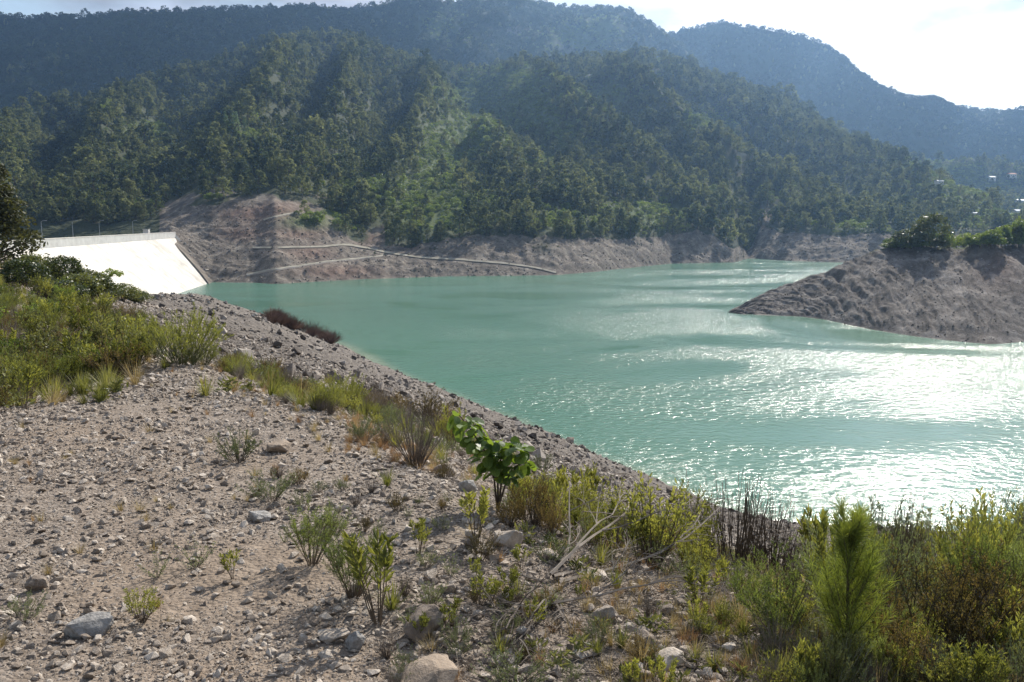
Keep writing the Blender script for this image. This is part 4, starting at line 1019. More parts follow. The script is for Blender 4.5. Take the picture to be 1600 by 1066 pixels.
def tufty(seed, leafm, n=70, spread=0.7, w=0.012, lh=(0.5, 1.0), base=0.12):
    rng = np.random.default_rng(seed); fo = MB()
    for i in range(n):
        ph = rng.uniform(0, 6.283); th = spread * rng.uniform() ** 0.8; L = rng.uniform(*lh)
        s = bent(rng, L, th, ph, 4, 0.5, 0.04) + np.array((math.cos(ph), math.sin(ph), 0)) * base * rng.uniform()
        sd = np.array((-math.sin(ph), math.cos(ph), 0)) * w
        ww = np.array((1, 0.9, 0.6, 0.05))[:, None]
        s[0, 2] -= 0.03
        G = np.stack([s - sd * ww, s + sd * ww], 1).reshape(-1, 3)
        fo.add(G, [(0, 1, 3, 2), (2, 3, 5, 4), (4, 5, 7, 6)])
    return fo.mesh('blades', leafm)

K = {}
K['shoot'] = [stemmy(300 + i, M['shoot'], M['stem'], n=8, spread=0.38, leaf=(0.15, 0.040), per=26, t0=0.35, tip=1.2, ang=0.7, rs=0.010) for i in range(4)]
K['leafy'] = [stemmy(310 + i, M['leafy'], M['stem'], n=18, spread=0.65, leaf=(0.095, 0.032), per=26, t0=0.25, tip=0.6, ang=0.8, side=2, rs=0.010) for i in range(3)]
K['lime'] = [stemmy(315 + i, M['shoot'], M['stem'], n=22, spread=0.7, leaf=(0.075, 0.024), per=22, t0=0.3, tip=0.7, ang=0.8, side=2, rs=0.008) for i in range(3)]
K['feather'] = [stemmy(320 + i, M['feather'], M['stem'], n=20, spread=0.62, leaf=(0.055, 0.007), per=70, t0=0.15, tip=0.3, ang=0.75, side=4, rs=0.007) for i in range(3)]
K['grey'] = [stemmy(330 + i, M['greygreen'], M['twig'], n=34, spread=1.05, lh=(0.6, 1.0), leaf=(0.055, 0.012), per=34, t0=0.25, tip=0.4, ang=0.7, side=2, rs=0.008, base=0.15) for i in range(3)]
K['heath'] = [stemmy(340 + i, M['heath'], M['stem'], n=34, spread=0.85, leaf=(0.034, 0.013), per=40, t0=0.3, tip=0.4, ang=0.9, side=4, rs=0.009, base=0.15, wob=0.12) for i in range(3)]
K['dry'] = [broomy(350 + i, M['twig'], None, 120, 0.85) for i in range(3)]
K['brush'] = [broomy(352 + i, M['brownstem'], None, 150, 1.1, (0.6, 1.0), 0.008) for i in range(2)]
K['reed'] = [broomy(355 + i, M['stem'], None, 120, 0.42, (0.55, 1.0), 0.0045, base=0.25) for i in range(3)]
K['broom'] = [stemmy(360 + i, M['broomgreen'], M['broomstem'], n=70, spread=1.0, lh=(0.75, 1.0), leaf=(0.06, 0.008), per=46, t0=0.45, tip=0.6, ang=0.5, side=2, rs=0.006, base=0.25, wob=0.07) for i in range(2)]
K['weed'] = [stemmy(370 + i, M['greygreen'], M['twig'], n=14, spread=0.9, leaf=(0.09, 0.02), per=20, t0=0.1, ang=0.8, rs=0.008) for i in range(2)]
K['deepgreen'] = [stemmy(380 + i, M['broad'], M['bark'], n=22, spread=0.8, leaf=(0.08, 0.034), per=34, t0=0.3, tip=0.5, ang=0.9, side=4, rs=0.014) for i in range(3)]
TUFT_G = [tufty(390 + i, M['grass']) for i in range(3)]
TUFT_S = [tufty(395 + i, M['straw'], 55, 0.9, 0.009) for i in range(3)]
TUFT_R = [tufty(400 + i, M['rust'], 55, 0.8, 0.009) for i in range(2)]
K['tuft'] = [[('blades', m)] for m in TUFT_G]

pr = np.random.default_rng(71)
NAMES = {'brush': ('brown_brush', 'shrub'), 'shoot': ('leafy_shoot', 'plant'), 'leafy': ('leafy_shrub', 'shrub'), 'lime': ('lime_shrub', 'shrub'), 'feather': ('feathery_shrub', 'shrub'), 'grey': ('cushion_shrub', 'shrub'), 'heath': ('heath_shrub', 'shrub'),
         'dry': ('dry_shrub', 'shrub'), 'reed': ('bare_stem_shrub', 'shrub'), 'broom': ('broom_shrub', 'shrub'), 'weed': ('weed', 'weed'), 'deepgreen': ('evergreen_shrub', 'shrub'), 'tuft': ('grass_tuft', 'grass')}
def plant(kind, px, py, hp, label, group=None, wr=1.0, tilt=None, at=None):
    """base at a pixel of the near bank, hp pixels tall, wr = extra width"""
    p = hit(px, py) if at is None else at
    if p is None: return
    h = hp * math.hypot(p[1], EYE - p[2]) / F
    nm, cat = NAMES[kind]
    ls = K[kind]
    t = tilt if tilt is not None else pr.normal(size=2) * 0.06
    return place(ls[pr.integers(0, len(ls))], nm, label, cat, group, tuple(p), (t[0], t[1], pr.uniform(0, 6.28)), (h * wr, h * wr, h))

# --- single plants of the gravel edge, each placed from the photograph
plant('grey', 372, 722, 62, 'grey green bush alone at the gravel edge, above the flat slab', wr=1.0)
plant('grey', 425, 782, 55, 'low sprawling yellowish bush just below the grey green gravel bush', wr=1.3)
plant('feather', 488, 884, 112, 'dark based feathery grey green bush beside the bright feathery one')
plant('feather', 552, 934, 122, 'bright yellow green feathery bush in the middle foreground')
plant('shoot', 590, 975, 150, 'tall bright leafy shoot beside the bright feathery bush')
plant('weed', 305, 890, 52, 'small green weed on the gravel beside a white stone', wr=1.2)
plant('shoot', 364, 905, 48, 'thin single green shoot rising from the gravel')
plant('weed', 245, 902, 46, 'small pale weed at the edge of the orange soil patch')
plant('lime', 222, 974, 66, 'green tuft plant right behind the dark grey boulder', wr=0.9)
plant('grey', 40, 972, 52, 'grey weed near the bottom left corner below a pale rock')
plant('dry', 650, 732, 128, 'dry bare fan shaped shrub left of the large leaved sapling', wr=0.85)
plant('lime', 706, 700, 80, 'greenish shrub between the dry fan shrub and the sapling', wr=0.6)
plant('shoot', 745, 846, 95, 'bright leafy shoot plant below the large leaved sapling')
plant('lime', 860, 800, 66, 'light green shrub just right of the sapling foot', wr=0.9)
plant('shoot', 905, 800, 70, 'bright shoot standing in the shrub band right of the sapling')
plant('lime', 945, 822, 84, 'light green shrub in the middle of the band below the shore')
plant('lime', 1020, 890, 150, 'large yellow green bush at the head of the brushwood pile', wr=0.8)
plant('lime', 1075, 850, 100, 'yellow green bush leaning out beside the dark bare stems', wr=0.7)
plant('reed', 1150, 890, 170, 'dense clump of dark bare stems standing against the water', wr=1.0)
plant('reed', 1205, 900, 150, 'thinner clump of dark bare stems beside the dense clump', wr=0.8)
plant('feather', 1215, 1000, 175, 'grey green feathery shrub leaning away from the pine seedling', wr=0.8, tilt=(0.0, -0.28))
plant('feather', 1170, 960, 110, 'low grey green feathery shrub at the edge of the rubble', wr=0.8, tilt=(0.0, -0.2))
plant('heath', 1450, 1030, 205, 'large brownish heath bush right of the pine seedling', wr=0.85)
plant('heath', 1540, 1040, 170, 'brownish heath bush behind the bright leaf rosette', wr=0.8)
plant('heath', 1375, 1000, 130, 'dark twiggy heath bush touching the pine seedling', wr=0.8)
plant('shoot', 1545, 1030, 130, 'bright yellow green leaf rosette near the right edge', wr=0.9)
plant('feather', 1592, 960, 120, 'soft green feathery shrub cut by the right edge', wr=0.9)
plant('shoot', 1095, 955, 78, 'bright shoot at the foot of the feathery shrub beside the rubble')
plant('lime', 1135, 990, 48, 'small green tuft on the rubble above the bottom edge')
plant('lime', 1100, 1000, 40, 'tiny green tuft on the white rubble')
plant('grey', 805, 1072, 62, 'pale green cushion at the bottom edge below the brushwood', wr=1.5)
plant('shoot', 985, 1080, 55, 'yellowish low shoots at the bottom edge, middle')
plant('shoot', 1040, 1085, 55, 'yellowish low shoots at the bottom edge beside the rubble')
for px, py, hp, wd in [(742, 912, 40, 'topmost of the small shoots in the brushwood'), (766, 945, 44, 'small bright shoot left in the brushwood'), (790, 955, 40, 'small bright shoot in the middle of the brushwood'),
                       (815, 892, 42, 'small green shoot above the brushwood centre'), (832, 985, 50, 'small bright shoot at the foot of the brushwood'), (700, 990, 44, 'small shoot beside the grey rock left of the brushwood'),
                       (905, 940, 26, 'tiny yellow shoot inside the brushwood'), (655, 870, 60, 'thin dry green shoot between the bushes and brushwood')]:
    plant('shoot', px, py, hp, wd)
plant('broom', 283, 568, 100, 'big rounded green broom bush at the end of the gravel', wr=1.0)
plant('broom', 235, 560, 70, 'smaller broom bush touching the big rounded one', wr=0.9)
plant('broom', 535, 640, 66, 'green broom bush below the rubble slope, beyond the gravel', wr=0.8)
plant('leafy', 172, 575, 95, 'dark green leafy bush left of the big broom bush', wr=0.9)
plant('tuft', 258, 578, 26, 'pale grass tuft on the gravel in front of the broom', wr=1.2)
plant('tuft', 168, 598, 38, 'bright green grass tuft at the foot of the left thicket')
plant('tuft', 110, 620, 36, 'yellowish grass tuft left of the bright grass tuft')

# --- thickets: plants nothing tells apart share a label and a group
def thicket(n, region, kinds, hrange, where, seed, wr=(0.8, 1.2), bins=None):
    r = np.random.default_rng(seed)
    w0 = where
    for i in range(n):
        px, py = region(r); where = w0
        if bins: where = w0 + ', ' + next(t for m, t in bins if px < m)
        k = kinds[r.integers(0, len(kinds))]
        word = {'brush': 'red brown dead shrub', 'shoot': 'bright leafy shoot', 'leafy': 'green leafy shrub', 'lime': 'yellow green shrub', 'feather': 'feathery green shrub', 'grey': 'grey green cushion shrub', 'heath': 'brownish heath shrub', 'dry': 'dry grey twiggy shrub',
                'reed': 'bare dark stemmed shrub', 'broom': 'green broom shrub', 'weed': 'pale weed', 'deepgreen': 'dark evergreen shrub', 'tuft': 'grass tuft'}[k]
        plant(k, px, py, r.uniform(*hrange) if not callable(hrange) else hrange(px, py, r), word + ' ' + where, word + 's ' + where, r.uniform(*wr))
def reg_left(r):
    px = r.uniform(-40, 225); lo = np.interp(px, [-40, 0, 60, 120, 225], [668, 655, 632, 612, 585]); hi = np.interp(px, [-40, 225], [430, 492])
    return px, hi + (lo - hi) * r.uniform() ** 0.8
thicket(150, reg_left, ['leafy', 'lime', 'heath', 'shoot', 'dry', 'leafy', 'lime', 'feather', 'deepgreen', 'heath', 'broom', 'dry', 'shoot'], lambda px, py, r: np.interp(py, [430, 500, 580, 660], [22, 40, 62, 72]) * r.uniform(0.7, 1.25), 'in the thicket on the left bank', 81, (0.8, 1.2), [(60, 'at the picture edge'), (130, 'in its middle'), (999, 'towards the broom bush')])
def reg_edge(r):
    t = r.uniform(); px = np.interp(t, [0, 1], [350, 620]) + r.normal() * 16; py = np.interp(px, [330, 420, 480, 560, 640], [572, 600, 630, 650, 668]) + r.normal() * 7
    return px, py
thicket(64, reg_edge, ['tuft', 'grey', 'lime', 'dry', 'broom', 'weed', 'heath', 'dry'], (20, 46), 'along the far edge of the gravel', 82)
def reg_band(r):
    px = r.uniform(780, 1110); return px, np.interp(px, [780, 900, 1000, 1110], [812, 826, 868, 905]) + r.uniform(-24, 24)
thicket(44, reg_band, ['lime', 'lime', 'reed', 'shoot', 'heath', 'weed', 'dry'], (45, 100), 'in the band below the shore', 83, (0.5, 0.9), [(890, 'nearest the sapling'), (1000, 'in its middle'), (9999, 'nearest the dark stems')])
def reg_rtop(r):
    return r.uniform(1225, 1640), r.uniform(905, 960)
thicket(44, reg_rtop, ['shoot', 'shoot', 'lime', 'lime', 'feather', 'reed', 'grey'], lambda px, py, r: r.uniform(90, 165), 'standing against the water', 84, (0.45, 0.75), [(1310, 'next to the dark stems'), (1450, 'behind the pine seedling'), (9999, 'towards the right edge')])
def reg_rlow(r):
    px = r.uniform(1190, 1640); return px, r.uniform(960, 1110)
thicket(70, reg_rlow, ['heath', 'lime', 'lime', 'shoot', 'dry', 'dry', 'leafy', 'grey', 'feather'], lambda px, py, r: np.interp(py, [960, 1100], [80, 95]) * r.uniform(0.7, 1.2), 'in the low undergrowth', 85, (0.6, 1.0), [(1310, 'left of the pine seedling'), (1450, 'right of the pine seedling'), (9999, 'near the bright leaf rosette')])
def reg_slope(r):
    px = r.uniform(560, 860); return px, np.interp(px, [560, 700, 860], [650, 690, 760]) + r.uniform(-18, 40)
thicket(70, reg_slope, ['weed', 'grey', 'tuft', 'dry', 'weed'], (20, 42), 'on the stony slope around the sapling', 86)
def reg_mid(r):
    return r.uniform(600, 1150), r.uniform(850, 1075)
thicket(60, reg_mid, ['shoot', 'weed', 'dry', 'heath', 'shoot', 'grey', 'tuft', 'dry'], (24, 58), 'growing out of the rubble', 88, (0.8, 1.2), [(760, 'left of the brushwood'), (960, 'inside the brushwood'), (9999, 'right of the brushwood')])
def reg_low(r):
    return r.uniform(420, 720), r.uniform(730, 860)
thicket(30, reg_low, ['weed', 'dry', 'tuft', 'grey', 'heath'], (18, 36), 'on the stony ground between bush and sapling', 89)
def reg_brown(r):
    px = r.uniform(570, 720); return px, np.interp(px, [570, 650, 720], [640, 665, 700]) + r.uniform(-10, 10)
thicket(16, reg_brown, ['dry', 'heath', 'dry', 'reed'], (30, 60), 'in the brown strip below the shore brow', 90, (0.8, 1.3))
# brown brush lying at the water's edge
def reg_brush(r):
    px = r.uniform(425, 530); return px, np.interp(px, [425, 480, 530], [502, 519, 543]) + r.uniform(-3, 3)
thicket(34, reg_brush, ['brush'], (14, 26), 'of the brown strip at the waterline', 87, (1.2, 1.8))

# --- evergreen trees before the dam and the big conifer at the left edge
BUSH_P = [parts('broad', 400 + i, M['evergreen'], nclump=110, k=30, size=0.03) for i in range(3)]
SPINE_P = [parts('pine', 410 + i, M['ridge'], nclump=120, k=16, size=0.026) for i in range(2)]
for i, (px, py, hp, wp, lab) in enumerate([(62, 440, 52, 60, 'dark rounded bush before the dam, nearest the big conifer'), (100, 447, 58, 62, 'dark rounded bush with a pointed top before the dam'), (135, 455, 44, 56, 'low green bush in the row before the dam'),
                                           (150, 470, 44, 64, 'green bush below the flat topped bush before the dam'), (95, 470, 40, 70, 'green bush beside the pale rocks on the bank'), (190, 468, 32, 50, 'last low green bush of the row before the dam'), (30, 446, 50, 70, 'dark bush under the big conifer before the dam'), (125, 466, 50, 70, 'dark bush filling the middle of the row before the dam'), (215, 474, 22, 44, 'lowest bush at the end of the row on the brow')]):
    p = hit(px, py)
    if p is None: continue
    s = p[1] / F
    place(BUSH_P[i % 3], 'evergreen_bush', lab, 'bush', None, (p[0], p[1], p[2] - 0.35 * hp * s), (0, 0, i * 1.3), (wp * s * 1.1, wp * s * 1.1, hp * s * 1.12))
p = hit(168, 462)
umb_t, umb_c = MB(), MB(); rr = np.random.default_rng(9)
umb_t.tube([(0, 0, -0.1), (0.05, 0, 0.5), (0.18, 0.02, 0.85)], [0.035, 0.03, 0.015], 6)
for i in range(40):
    ph = rr.uniform(0, 6.28); R = 0.42 * math.sqrt(rr.uniform()); c = (0.2 + R * math.cos(ph), R * math.sin(ph), 0.70 + 0.28 * rr.uniform() - 0.3 * R * R)
    clump(umb_c, c, 0.10, 16, 0.035, rr, 0, 0.5)
    if i % 5 == 0: umb_t.tube([(0.1, 0, 0.65), c], [0.012, 0.005], 3)
s = p[1] / F * 40
place([('trunk', umb_t.mesh('trunk', M['bark'])), ('crown', umb_c.mesh('crown', M['broad']))], 'flat_topped_tree', 'small flat topped tree standing out against the white dam face', 'tree', None, tuple(p), (0, 0, 0.3), (s, s, s))
p = P(-8, 425, 60)
s = 175 * 60 / F
place(parts('cone', 431, M['olive'], nclump=230, k=34, size=0.017), 'conifer_tree', 'tall dark olive conifer cut by the left edge beside the dam', 'conifer', None, (p[0], p[1], p[2] - 0.6), (0, 0, 0.4), (s * 1.25, s * 1.25, s * 1.05))

# --- the large leaved sapling
def sapling():
    p = hit(778, 800); s = p[1] / F                       # metres per pixel here
    rng = np.random.default_rng(52)
    t = tag(empty('sapling', tuple(p)), 'young sapling with large round glossy green leaves leaning over the slope', 'sapling')
    st = MB()
    stems = [[(0, 0), (-6, 55), (-20, 100), (-42, 135), (-62, 160)], [(0, 0), (6, 50), (14, 90), (26, 112), (40, 100)], [(0, 0), (0, 50), (-8, 80), (-28, 110), (-30, 122)], [(2, 20), (16, 60), (34, 80), (46, 74)], [(-4, 60), (10, 100), (4, 120)]]
    pts = []
    for k, q in enumerate(stems):
        y = rng.normal(size=len(q)) * 10; y[0] = 0
        A = np.array([(a * s, yy * s, b * s) for (a, b), yy in zip(q, y)]); A[0, 2] -= 0.03
        st.tube(A, np.linspace(0.008, 0.003, len(q)), 5); pts.append(A)
    obj('stem', st.mesh('stem', M['stem']), t)
    # one folded round leaf, seven sided
    def leaf_mesh(cup):
        ang = np.linspace(0, 2 * np.pi, 11)[:-1]
        out = [(0.5 - 0.5 * math.cos(a) * (1.0 if math.cos(a) > 0 else 1.08), 0.46 * math.sin(a) * (1 + 0.1 * math.cos(a)), cup * abs(math.sin(a)) * 0.5 - 0.12 * (0.5 - 0.5 * math.cos(a)) ** 2) for a in ang]
        me = bpy.data.meshes.new('leaf'); V = [(0.5, 0, -0.03)] + out
        me.from_pydata(V, [], [(0, i + 1, (i + 1) % 10 + 1) for i in range(10)]); me.materials.append(M['sapling'])
        return me
    LM = [leaf_mesh(c) for c in (0.18, 0.3, 0.08)]
    n = 0
    for A, m in zip(pts, (58, 40, 36, 30, 24)):
        for tt in np.linspace(0.30, 1.0, m):
            q, d = along(A, np.array([tt])); sz = rng.uniform(11, 22) * s
            o = obj('leaf', LM[rng.integers(0, 3)], t)
            az = rng.uniform(0, 6.28)
            off = np.array((math.cos(az), math.sin(az), rng.uniform(-0.2, 0.4))) * rng.uniform(3, 20) * s
            o.location = q[0] + off; o.rotation_euler = (rng.normal() * 0.5, rng.uniform(-0.1, 0.95), az); o.scale = (sz,) * 3
sapling()

# --- the bright pine seedling
def seedling():
    p = hit(1318, 1050); s = math.hypot(p[1], 1.7) / F
    rng = np.random.default_rng(53); st, fo = MB(), MB()
    H = 240 * s
    tr_ = np.array([(0, 0, -0.03), (0.01 * H, 0, 0.3 * H), (-0.01 * H, 0, 0.65 * H), (0, 0, H)]); st.tube(tr_, np.linspace(0.009, 0.003, 4), 6)
    ax = [(tr_, 0.35, 200)]
    for k in range(54):
        h = rng.uniform(0.12, 0.85); ph = rng.uniform(0, 6.28); L = H * (0.60 - 0.45 * h) * rng.uniform(0.65, 1.1)
        q, _ = along(tr_, np.array([h]))
        b = bent(rng, L, rng.uniform(0.4, 0.7), ph, 5, 0.0, 0.06, 0.5) + q[0]; st.tube(b, np.linspace(0.003, 0.001, 5), 3); ax.append((b, 0.1, 190))
    for b, t0, m in ax:
        t = rng.uniform(t0, 1.0, m); q, d = along(b, t); d = d / np.linalg.norm(d, axis=1)[:, None]
        o = rng.normal(size=(m, 3)); o /= np.linalg.norm(o, axis=1)[:, None]
        fo.leaves(q, d * 0.95 + o * 0.75, H * 0.10 * rng.uniform(0.5, 1.2, m), 0.0017, rng, 0, 0.1)
    t = tag(empty('pine_seedling', tuple(p)), 'bright green feathery pine seedling in the right foreground', 'pine seedling')
    obj('stem', st.mesh('stem', M['stem']), t); obj('needles', fo.mesh('needles', M['seedling']), t)
M['seedling'] = leaf_mat('seedling_needles', (0.13, 0.165, 0.045), (0.30, 0.33, 0.10), 0.48, (1.3, 1.3, 0.5), 0.5, 3.0)
seedling()

# --- brushwood: a dead branch and a heap of twigs
def branch(rng, L, depth, mb, p, d, r):
    n = 6; pts = [p]
    for i in range(n):
        d = d + rng.normal(size=3) * 0.13; d[2] *= 0.86; d = d / np.linalg.norm(d); pts.append(pts[-1] + d * L / n)
    pts = np.array(pts); mb.tube(pts, np.linspace(r, r * 0.35, n + 1), 4)
    if depth > 0:
        for k in range(rng.integers(3, 6)):
            q, dd = along(pts, np.array([rng.uniform(0.2, 0.95)])); dd = dd[0] / np.linalg.norm(dd[0])
            branch(rng, L * rng.uniform(0.3, 0.55), depth - 1, mb, q[0], dd + rng.normal(size=3) * np.array((0.55, 0.55, 0.3)), r * 0.5)
def ground_xyz(px, py): return hit(px, py)
rb = np.random.default_rng(54)
for i, (x0, y0, x1, y1, r0, lab) in enumerate([(862, 915, 1010, 856, 0.010, 'dead grey branch pointing up to the yellow green bush'), (850, 960, 985, 912, 0.008, 'long dead branch lying level across the rubble'),
                                                (848, 930, 838, 1020, 0.008, 'dead branch spreading down the front of the brushwood'), (870, 950, 905, 1020, 0.006, 'thin dead branch fanned out at the brushwood foot'),
                                                (840, 925, 700, 925, 0.005, 'thin pale twig reaching left out of the brushwood'), (835, 960, 765, 1010, 0.006, 'dead twigs spread at the left brushwood foot'),
                                                (880, 890, 940, 850, 0.007, 'dead branch at the top of the brushwood heap')]):
    a = hit(x0, y0); b = hit(x1, y1); d = b - a; L = np.linalg.norm(d); mb = MB()
    for k in range(3):
        branch(rb, L * rb.uniform(0.7, 1.05), 2, mb, a * 0 + np.array((rb.normal() * 0.03, rb.normal() * 0.03, 0.04)), d / L + rb.normal(size=3) * 0.14 + (0, 0, 0.12), r0)
    o = obj('dead_branch', mb.mesh('dead_branch', M['twig'])); o.location = a
    tag(o, lab, 'branch', 'dead branches of the brushwood heap')

# ------------------------------------------------------------------ stones
import bmesh
def rock_mesh(name, seed, mat, npts=18, sub=0, flat=0.7, jag=0.06):
    rng = np.random.default_rng(seed); bm = bmesh.new()
    v = rng.normal(size=(npts, 3)); v /= np.linalg.norm(v, axis=1)[:, None]; v *= rng.uniform(0.75, 1.0, (npts, 1)); v *= np.array((1, rng.uniform(0.65, 0.9), flat)) * 0.5
    for q in v: bm.verts.new(q)
    r = bmesh.ops.convex_hull(bm, input=bm.verts)
    loose = [x for x in bm.verts if not x.link_faces]; bmesh.ops.delete(bm, geom=loose, context='VERTS')
    if sub:
        bmesh.ops.bevel(bm, geom=list(bm.edges), offset=0.03, segments=1, affect='EDGES', clamp_overlap=True)
        bmesh.ops.triangulate(bm, faces=list(bm.faces))
        for k in range(sub): bmesh.ops.subdivide_edges(bm, edges=list(bm.edges), cuts=1, use_grid_fill=True)
        for x in bm.verts:
            c = np.array(x.co) * 4 + seed; f = float(perlin(c[0] + c[2], c[1] - c[2])) + 0.5 * float(perlin(2 * c[0] - c[2] * 2, 2 * c[1] + c[2] * 2))
            x.co *= 1 + jag * 2 * f
    me = bpy.data.meshes.new(name); bm.to_mesh(me); bm.free(); me.materials.append(mat); return me
PEB = [rock_mesh('pebble', 500 + i, M['stone'], 12, 0, 0.6) for i in range(10)]
ST = [rock_mesh('stone', 520 + i, M['stone'], 20, 0, 0.62) for i in range(10)]
BIG = [rock_mesh('boulder', 540 + i, M['stone'], 22, 2, 0.7) for i in range(4)]
BD = [rock_mesh('boulder', 550 + i, M['stone_dark'], 22, 2, 0.7) for i in range(2)]
BT = [rock_mesh('boulder', 555 + i, M['stone_tan'], 24, 2, 0.7) for i in range(2)]
sr = np.random.default_rng(72)
def rock(me, px, py, wp, label, hr=0.65, name='boulder', sink=0.2, group=None, rz=None):
    p = hit(px, py)
    if p is None: return
    w = wp * math.hypot(p[1], EYE - p[2]) / F
    o = obj(name, me); o.location = (p[0], p[1], p[2] + w * hr * 0.5 * (1 - 2 * sink)); o.scale = (w * 1.05, w * 1.05, w * hr / 0.62 )
    o.rotation_euler = (sr.normal() * 0.15, sr.normal() * 0.15, sr.uniform(0, 6.28) if rz is None else rz)
    return tag(o, label, 'rock' if name != 'stone' else 'stone', group)
rock(BD[0], 140, 990, 84, 'dark grey angular boulder on the gravel at lower left', 0.55, rz=0.4, sink=0.3)
rock(BIG[0], 60, 922, 40, 'pale rock at the left edge above the dark boulder')
rock(BD[1], 405, 815, 48, 'flat grey slab with a dark shadow below the sprawling bush', 0.4)
rock(BT[0], 436, 706, 46, 'pale tan rock beside the grey green gravel bush', 0.55)
rock(BIG[1], 520, 1000, 54, 'grey flat stone below the dark based feathery bush', 0.5)
rock(BD[1], 556, 1014, 44, 'dark stone beside the grey flat stone')
rock(BIG[2], 662, 992, 84, 'broad grey rock above the big tan boulder', 0.6)
rock(BT[1], 668, 1075, 150, 'big tan boulder half buried at the bottom edge', 0.34, sink=0.42)
rock(BIG[3], 795, 855, 52, 'pale pointed rock left above the brushwood', 0.75)
rock(BIG[0], 560, 925, 34, 'pale stone at the foot of the bright feathery bush')
rock(BIG[1], 865, 878, 44, 'bluish grey rock above the brushwood')
rock(BIG[2], 945, 972, 46, 'grey rock in the shade of the brushwood')
rock(BIG[3], 925, 905, 50, 'pale flat rock under the dead branch', 0.45)
rock(BIG[0], 695, 745, 40, 'pale rock at the foot of the dry fan shaped shrub')
rock(BD[0], 730, 770, 34, 'upright grey rock left of the sapling foot', 0.9)
rock(BIG[1], 292, 640, 22, 'white stone in the middle of the gravel', 0.6)
rock(BIG[2], 90, 470, 18, 'white rock in the scar on the left bank', 0.5)
rock(BIG[3], 104, 478, 16, 'second white rock in the scar on the left bank', 0.5)
rock(BIG[1], 1085, 985, 40, 'pale slab on the rubble above the bottom edge', 0.4)
rock(BIG[2], 1010, 1005, 44, 'grey slab in the rubble right of the brushwood', 0.45)
rock(BIG[0], 1045, 1040, 60, 'long pale slab near the bottom edge', 0.4)
# 280 stones one can pick out
n = 0; tries = 0
while n < 280 and tries < 2000:
    tries += 1
    u = sr.uniform()
    if u < 0.45: px, py = sr.uniform(640, 1180), sr.uniform(830, 1066); wh = 'on the rubble around the brushwood'
    elif u < 0.85: px, py = sr.uniform(0, 640), sr.uniform(640, 1066); wh = 'scattered on the gravel at left'
    else: px, py = sr.uniform(560, 1000), sr.uniform(600, 790); wh = 'on the slope towards the shore'
    p = hit(px, py)
    if p is None or p[2] < 0.5: continue
    big = 0.6 if wh.startswith('scattered') else 1.0
    wp = sr.uniform(9, 26) * big * (0.6 if wh.endswith('shore') else 1) + 3
    sw = 'small' if wp < 12 else ('fist sized' if wp < 20 else 'larger')
    if wh.startswith('on the rubble'): ad = ', left of the heap' if px < 800 else (', within the heap' if px < 960 else ', right of the heap')
    elif wh.startswith('scattered'): ad = ', near the bottom edge' if py > 930 else (', around its middle' if py > 780 else ', at its far end')
    else: ad = ', left of the sapling' if px < 760 else ', right of the sapling'
    rock(ST[sr.integers(0, 10)], px, py, wp, sw + ' loose stone ' + wh + ad, sr.uniform(0.4, 0.75), 'stone', 0.15, 'loose stones ' + wh); n += 1
# boulders along the dam edge and the slope silhouette
for i in range(34):
    t = (i + 0.5) / 34; s_ = Dstoe + (Dscr - Dstoe) * t + 1.2; q = DS(min(s_, Dscr), Dzbot(min(s_, Dscr)) + 0.6, 0.5) + Dloc + De * 1.4 + sr.normal(size=3) * 0.5
    o = obj('boulder', (BD + BIG)[i % 6]); o.location = q; o.scale = (sr.uniform(1.3, 2.6),) * 3; o.rotation_euler = sr.uniform(0, 6, 3)
    tag(o, 'boulder of the rocky strip along the edge of the dam face', 'rock', 'boulders along the dam edge')
for i in range(26):
    px = sr.uniform(230, 420); py = np.interp(px, [230, 280, 330, 420], [455, 466, 475, 500]) + sr.uniform(0, 8); p = hit(px, py)
    if p is None: continue
    rock((BD + BIG)[i % 6], px, py, sr.uniform(4, 9), 'dark boulder on the brow of the bank before the dam', 0.7, group='boulders on the bank brow')

# gravel: too many to count
gr = np.random.default_rng(73)
NG = 330000
ga = gr.uniform(-0.75, 0.75, NG); gl = np.exp(gr.uniform(math.log(2.3), math.log(60), NG))
gx, gy = ga * gl, gl
gz = bank_z(gx, gy)
gs = gl * 0.0023 * (1 + 0.9 * gr.pareto(2.1, NG)); gs = np.clip(gs, 0.005, 0.06 + 0.006 * gl)
dens = 0.35 + 0.65 * sstep(-0.3, 0.25, fbm(gx * 0.8 + 5, gy * 0.8, 3))
dens *= 1 - 0.75 * np.clip(0.9 * blob(gx, gy, -1.7, 4.3, 0.75, 0.55), 0, 1)
k = (gr.uniform(size=NG) < dens) & (gz > 0.1)
instancer('gravel', 'loose grey and tan gravel covering the near bank', 'gravel', np.stack([gx, gy, gz + gs * 0.07], -1)[k], np.stack([gs, gs, gs * 0.9], -1)[k], gr.uniform(0, 6.28, k.sum()), gr.integers(0, 10, k.sum()),
          proto_coll('pebble_kind', PEB), gr.normal(size=(k.sum(), 2)) * 0.4)
clod = proto_coll('clod_kind', [rock_mesh('clod', 570 + i, M['clod'], 11, 0, 0.7) for i in range(10)])
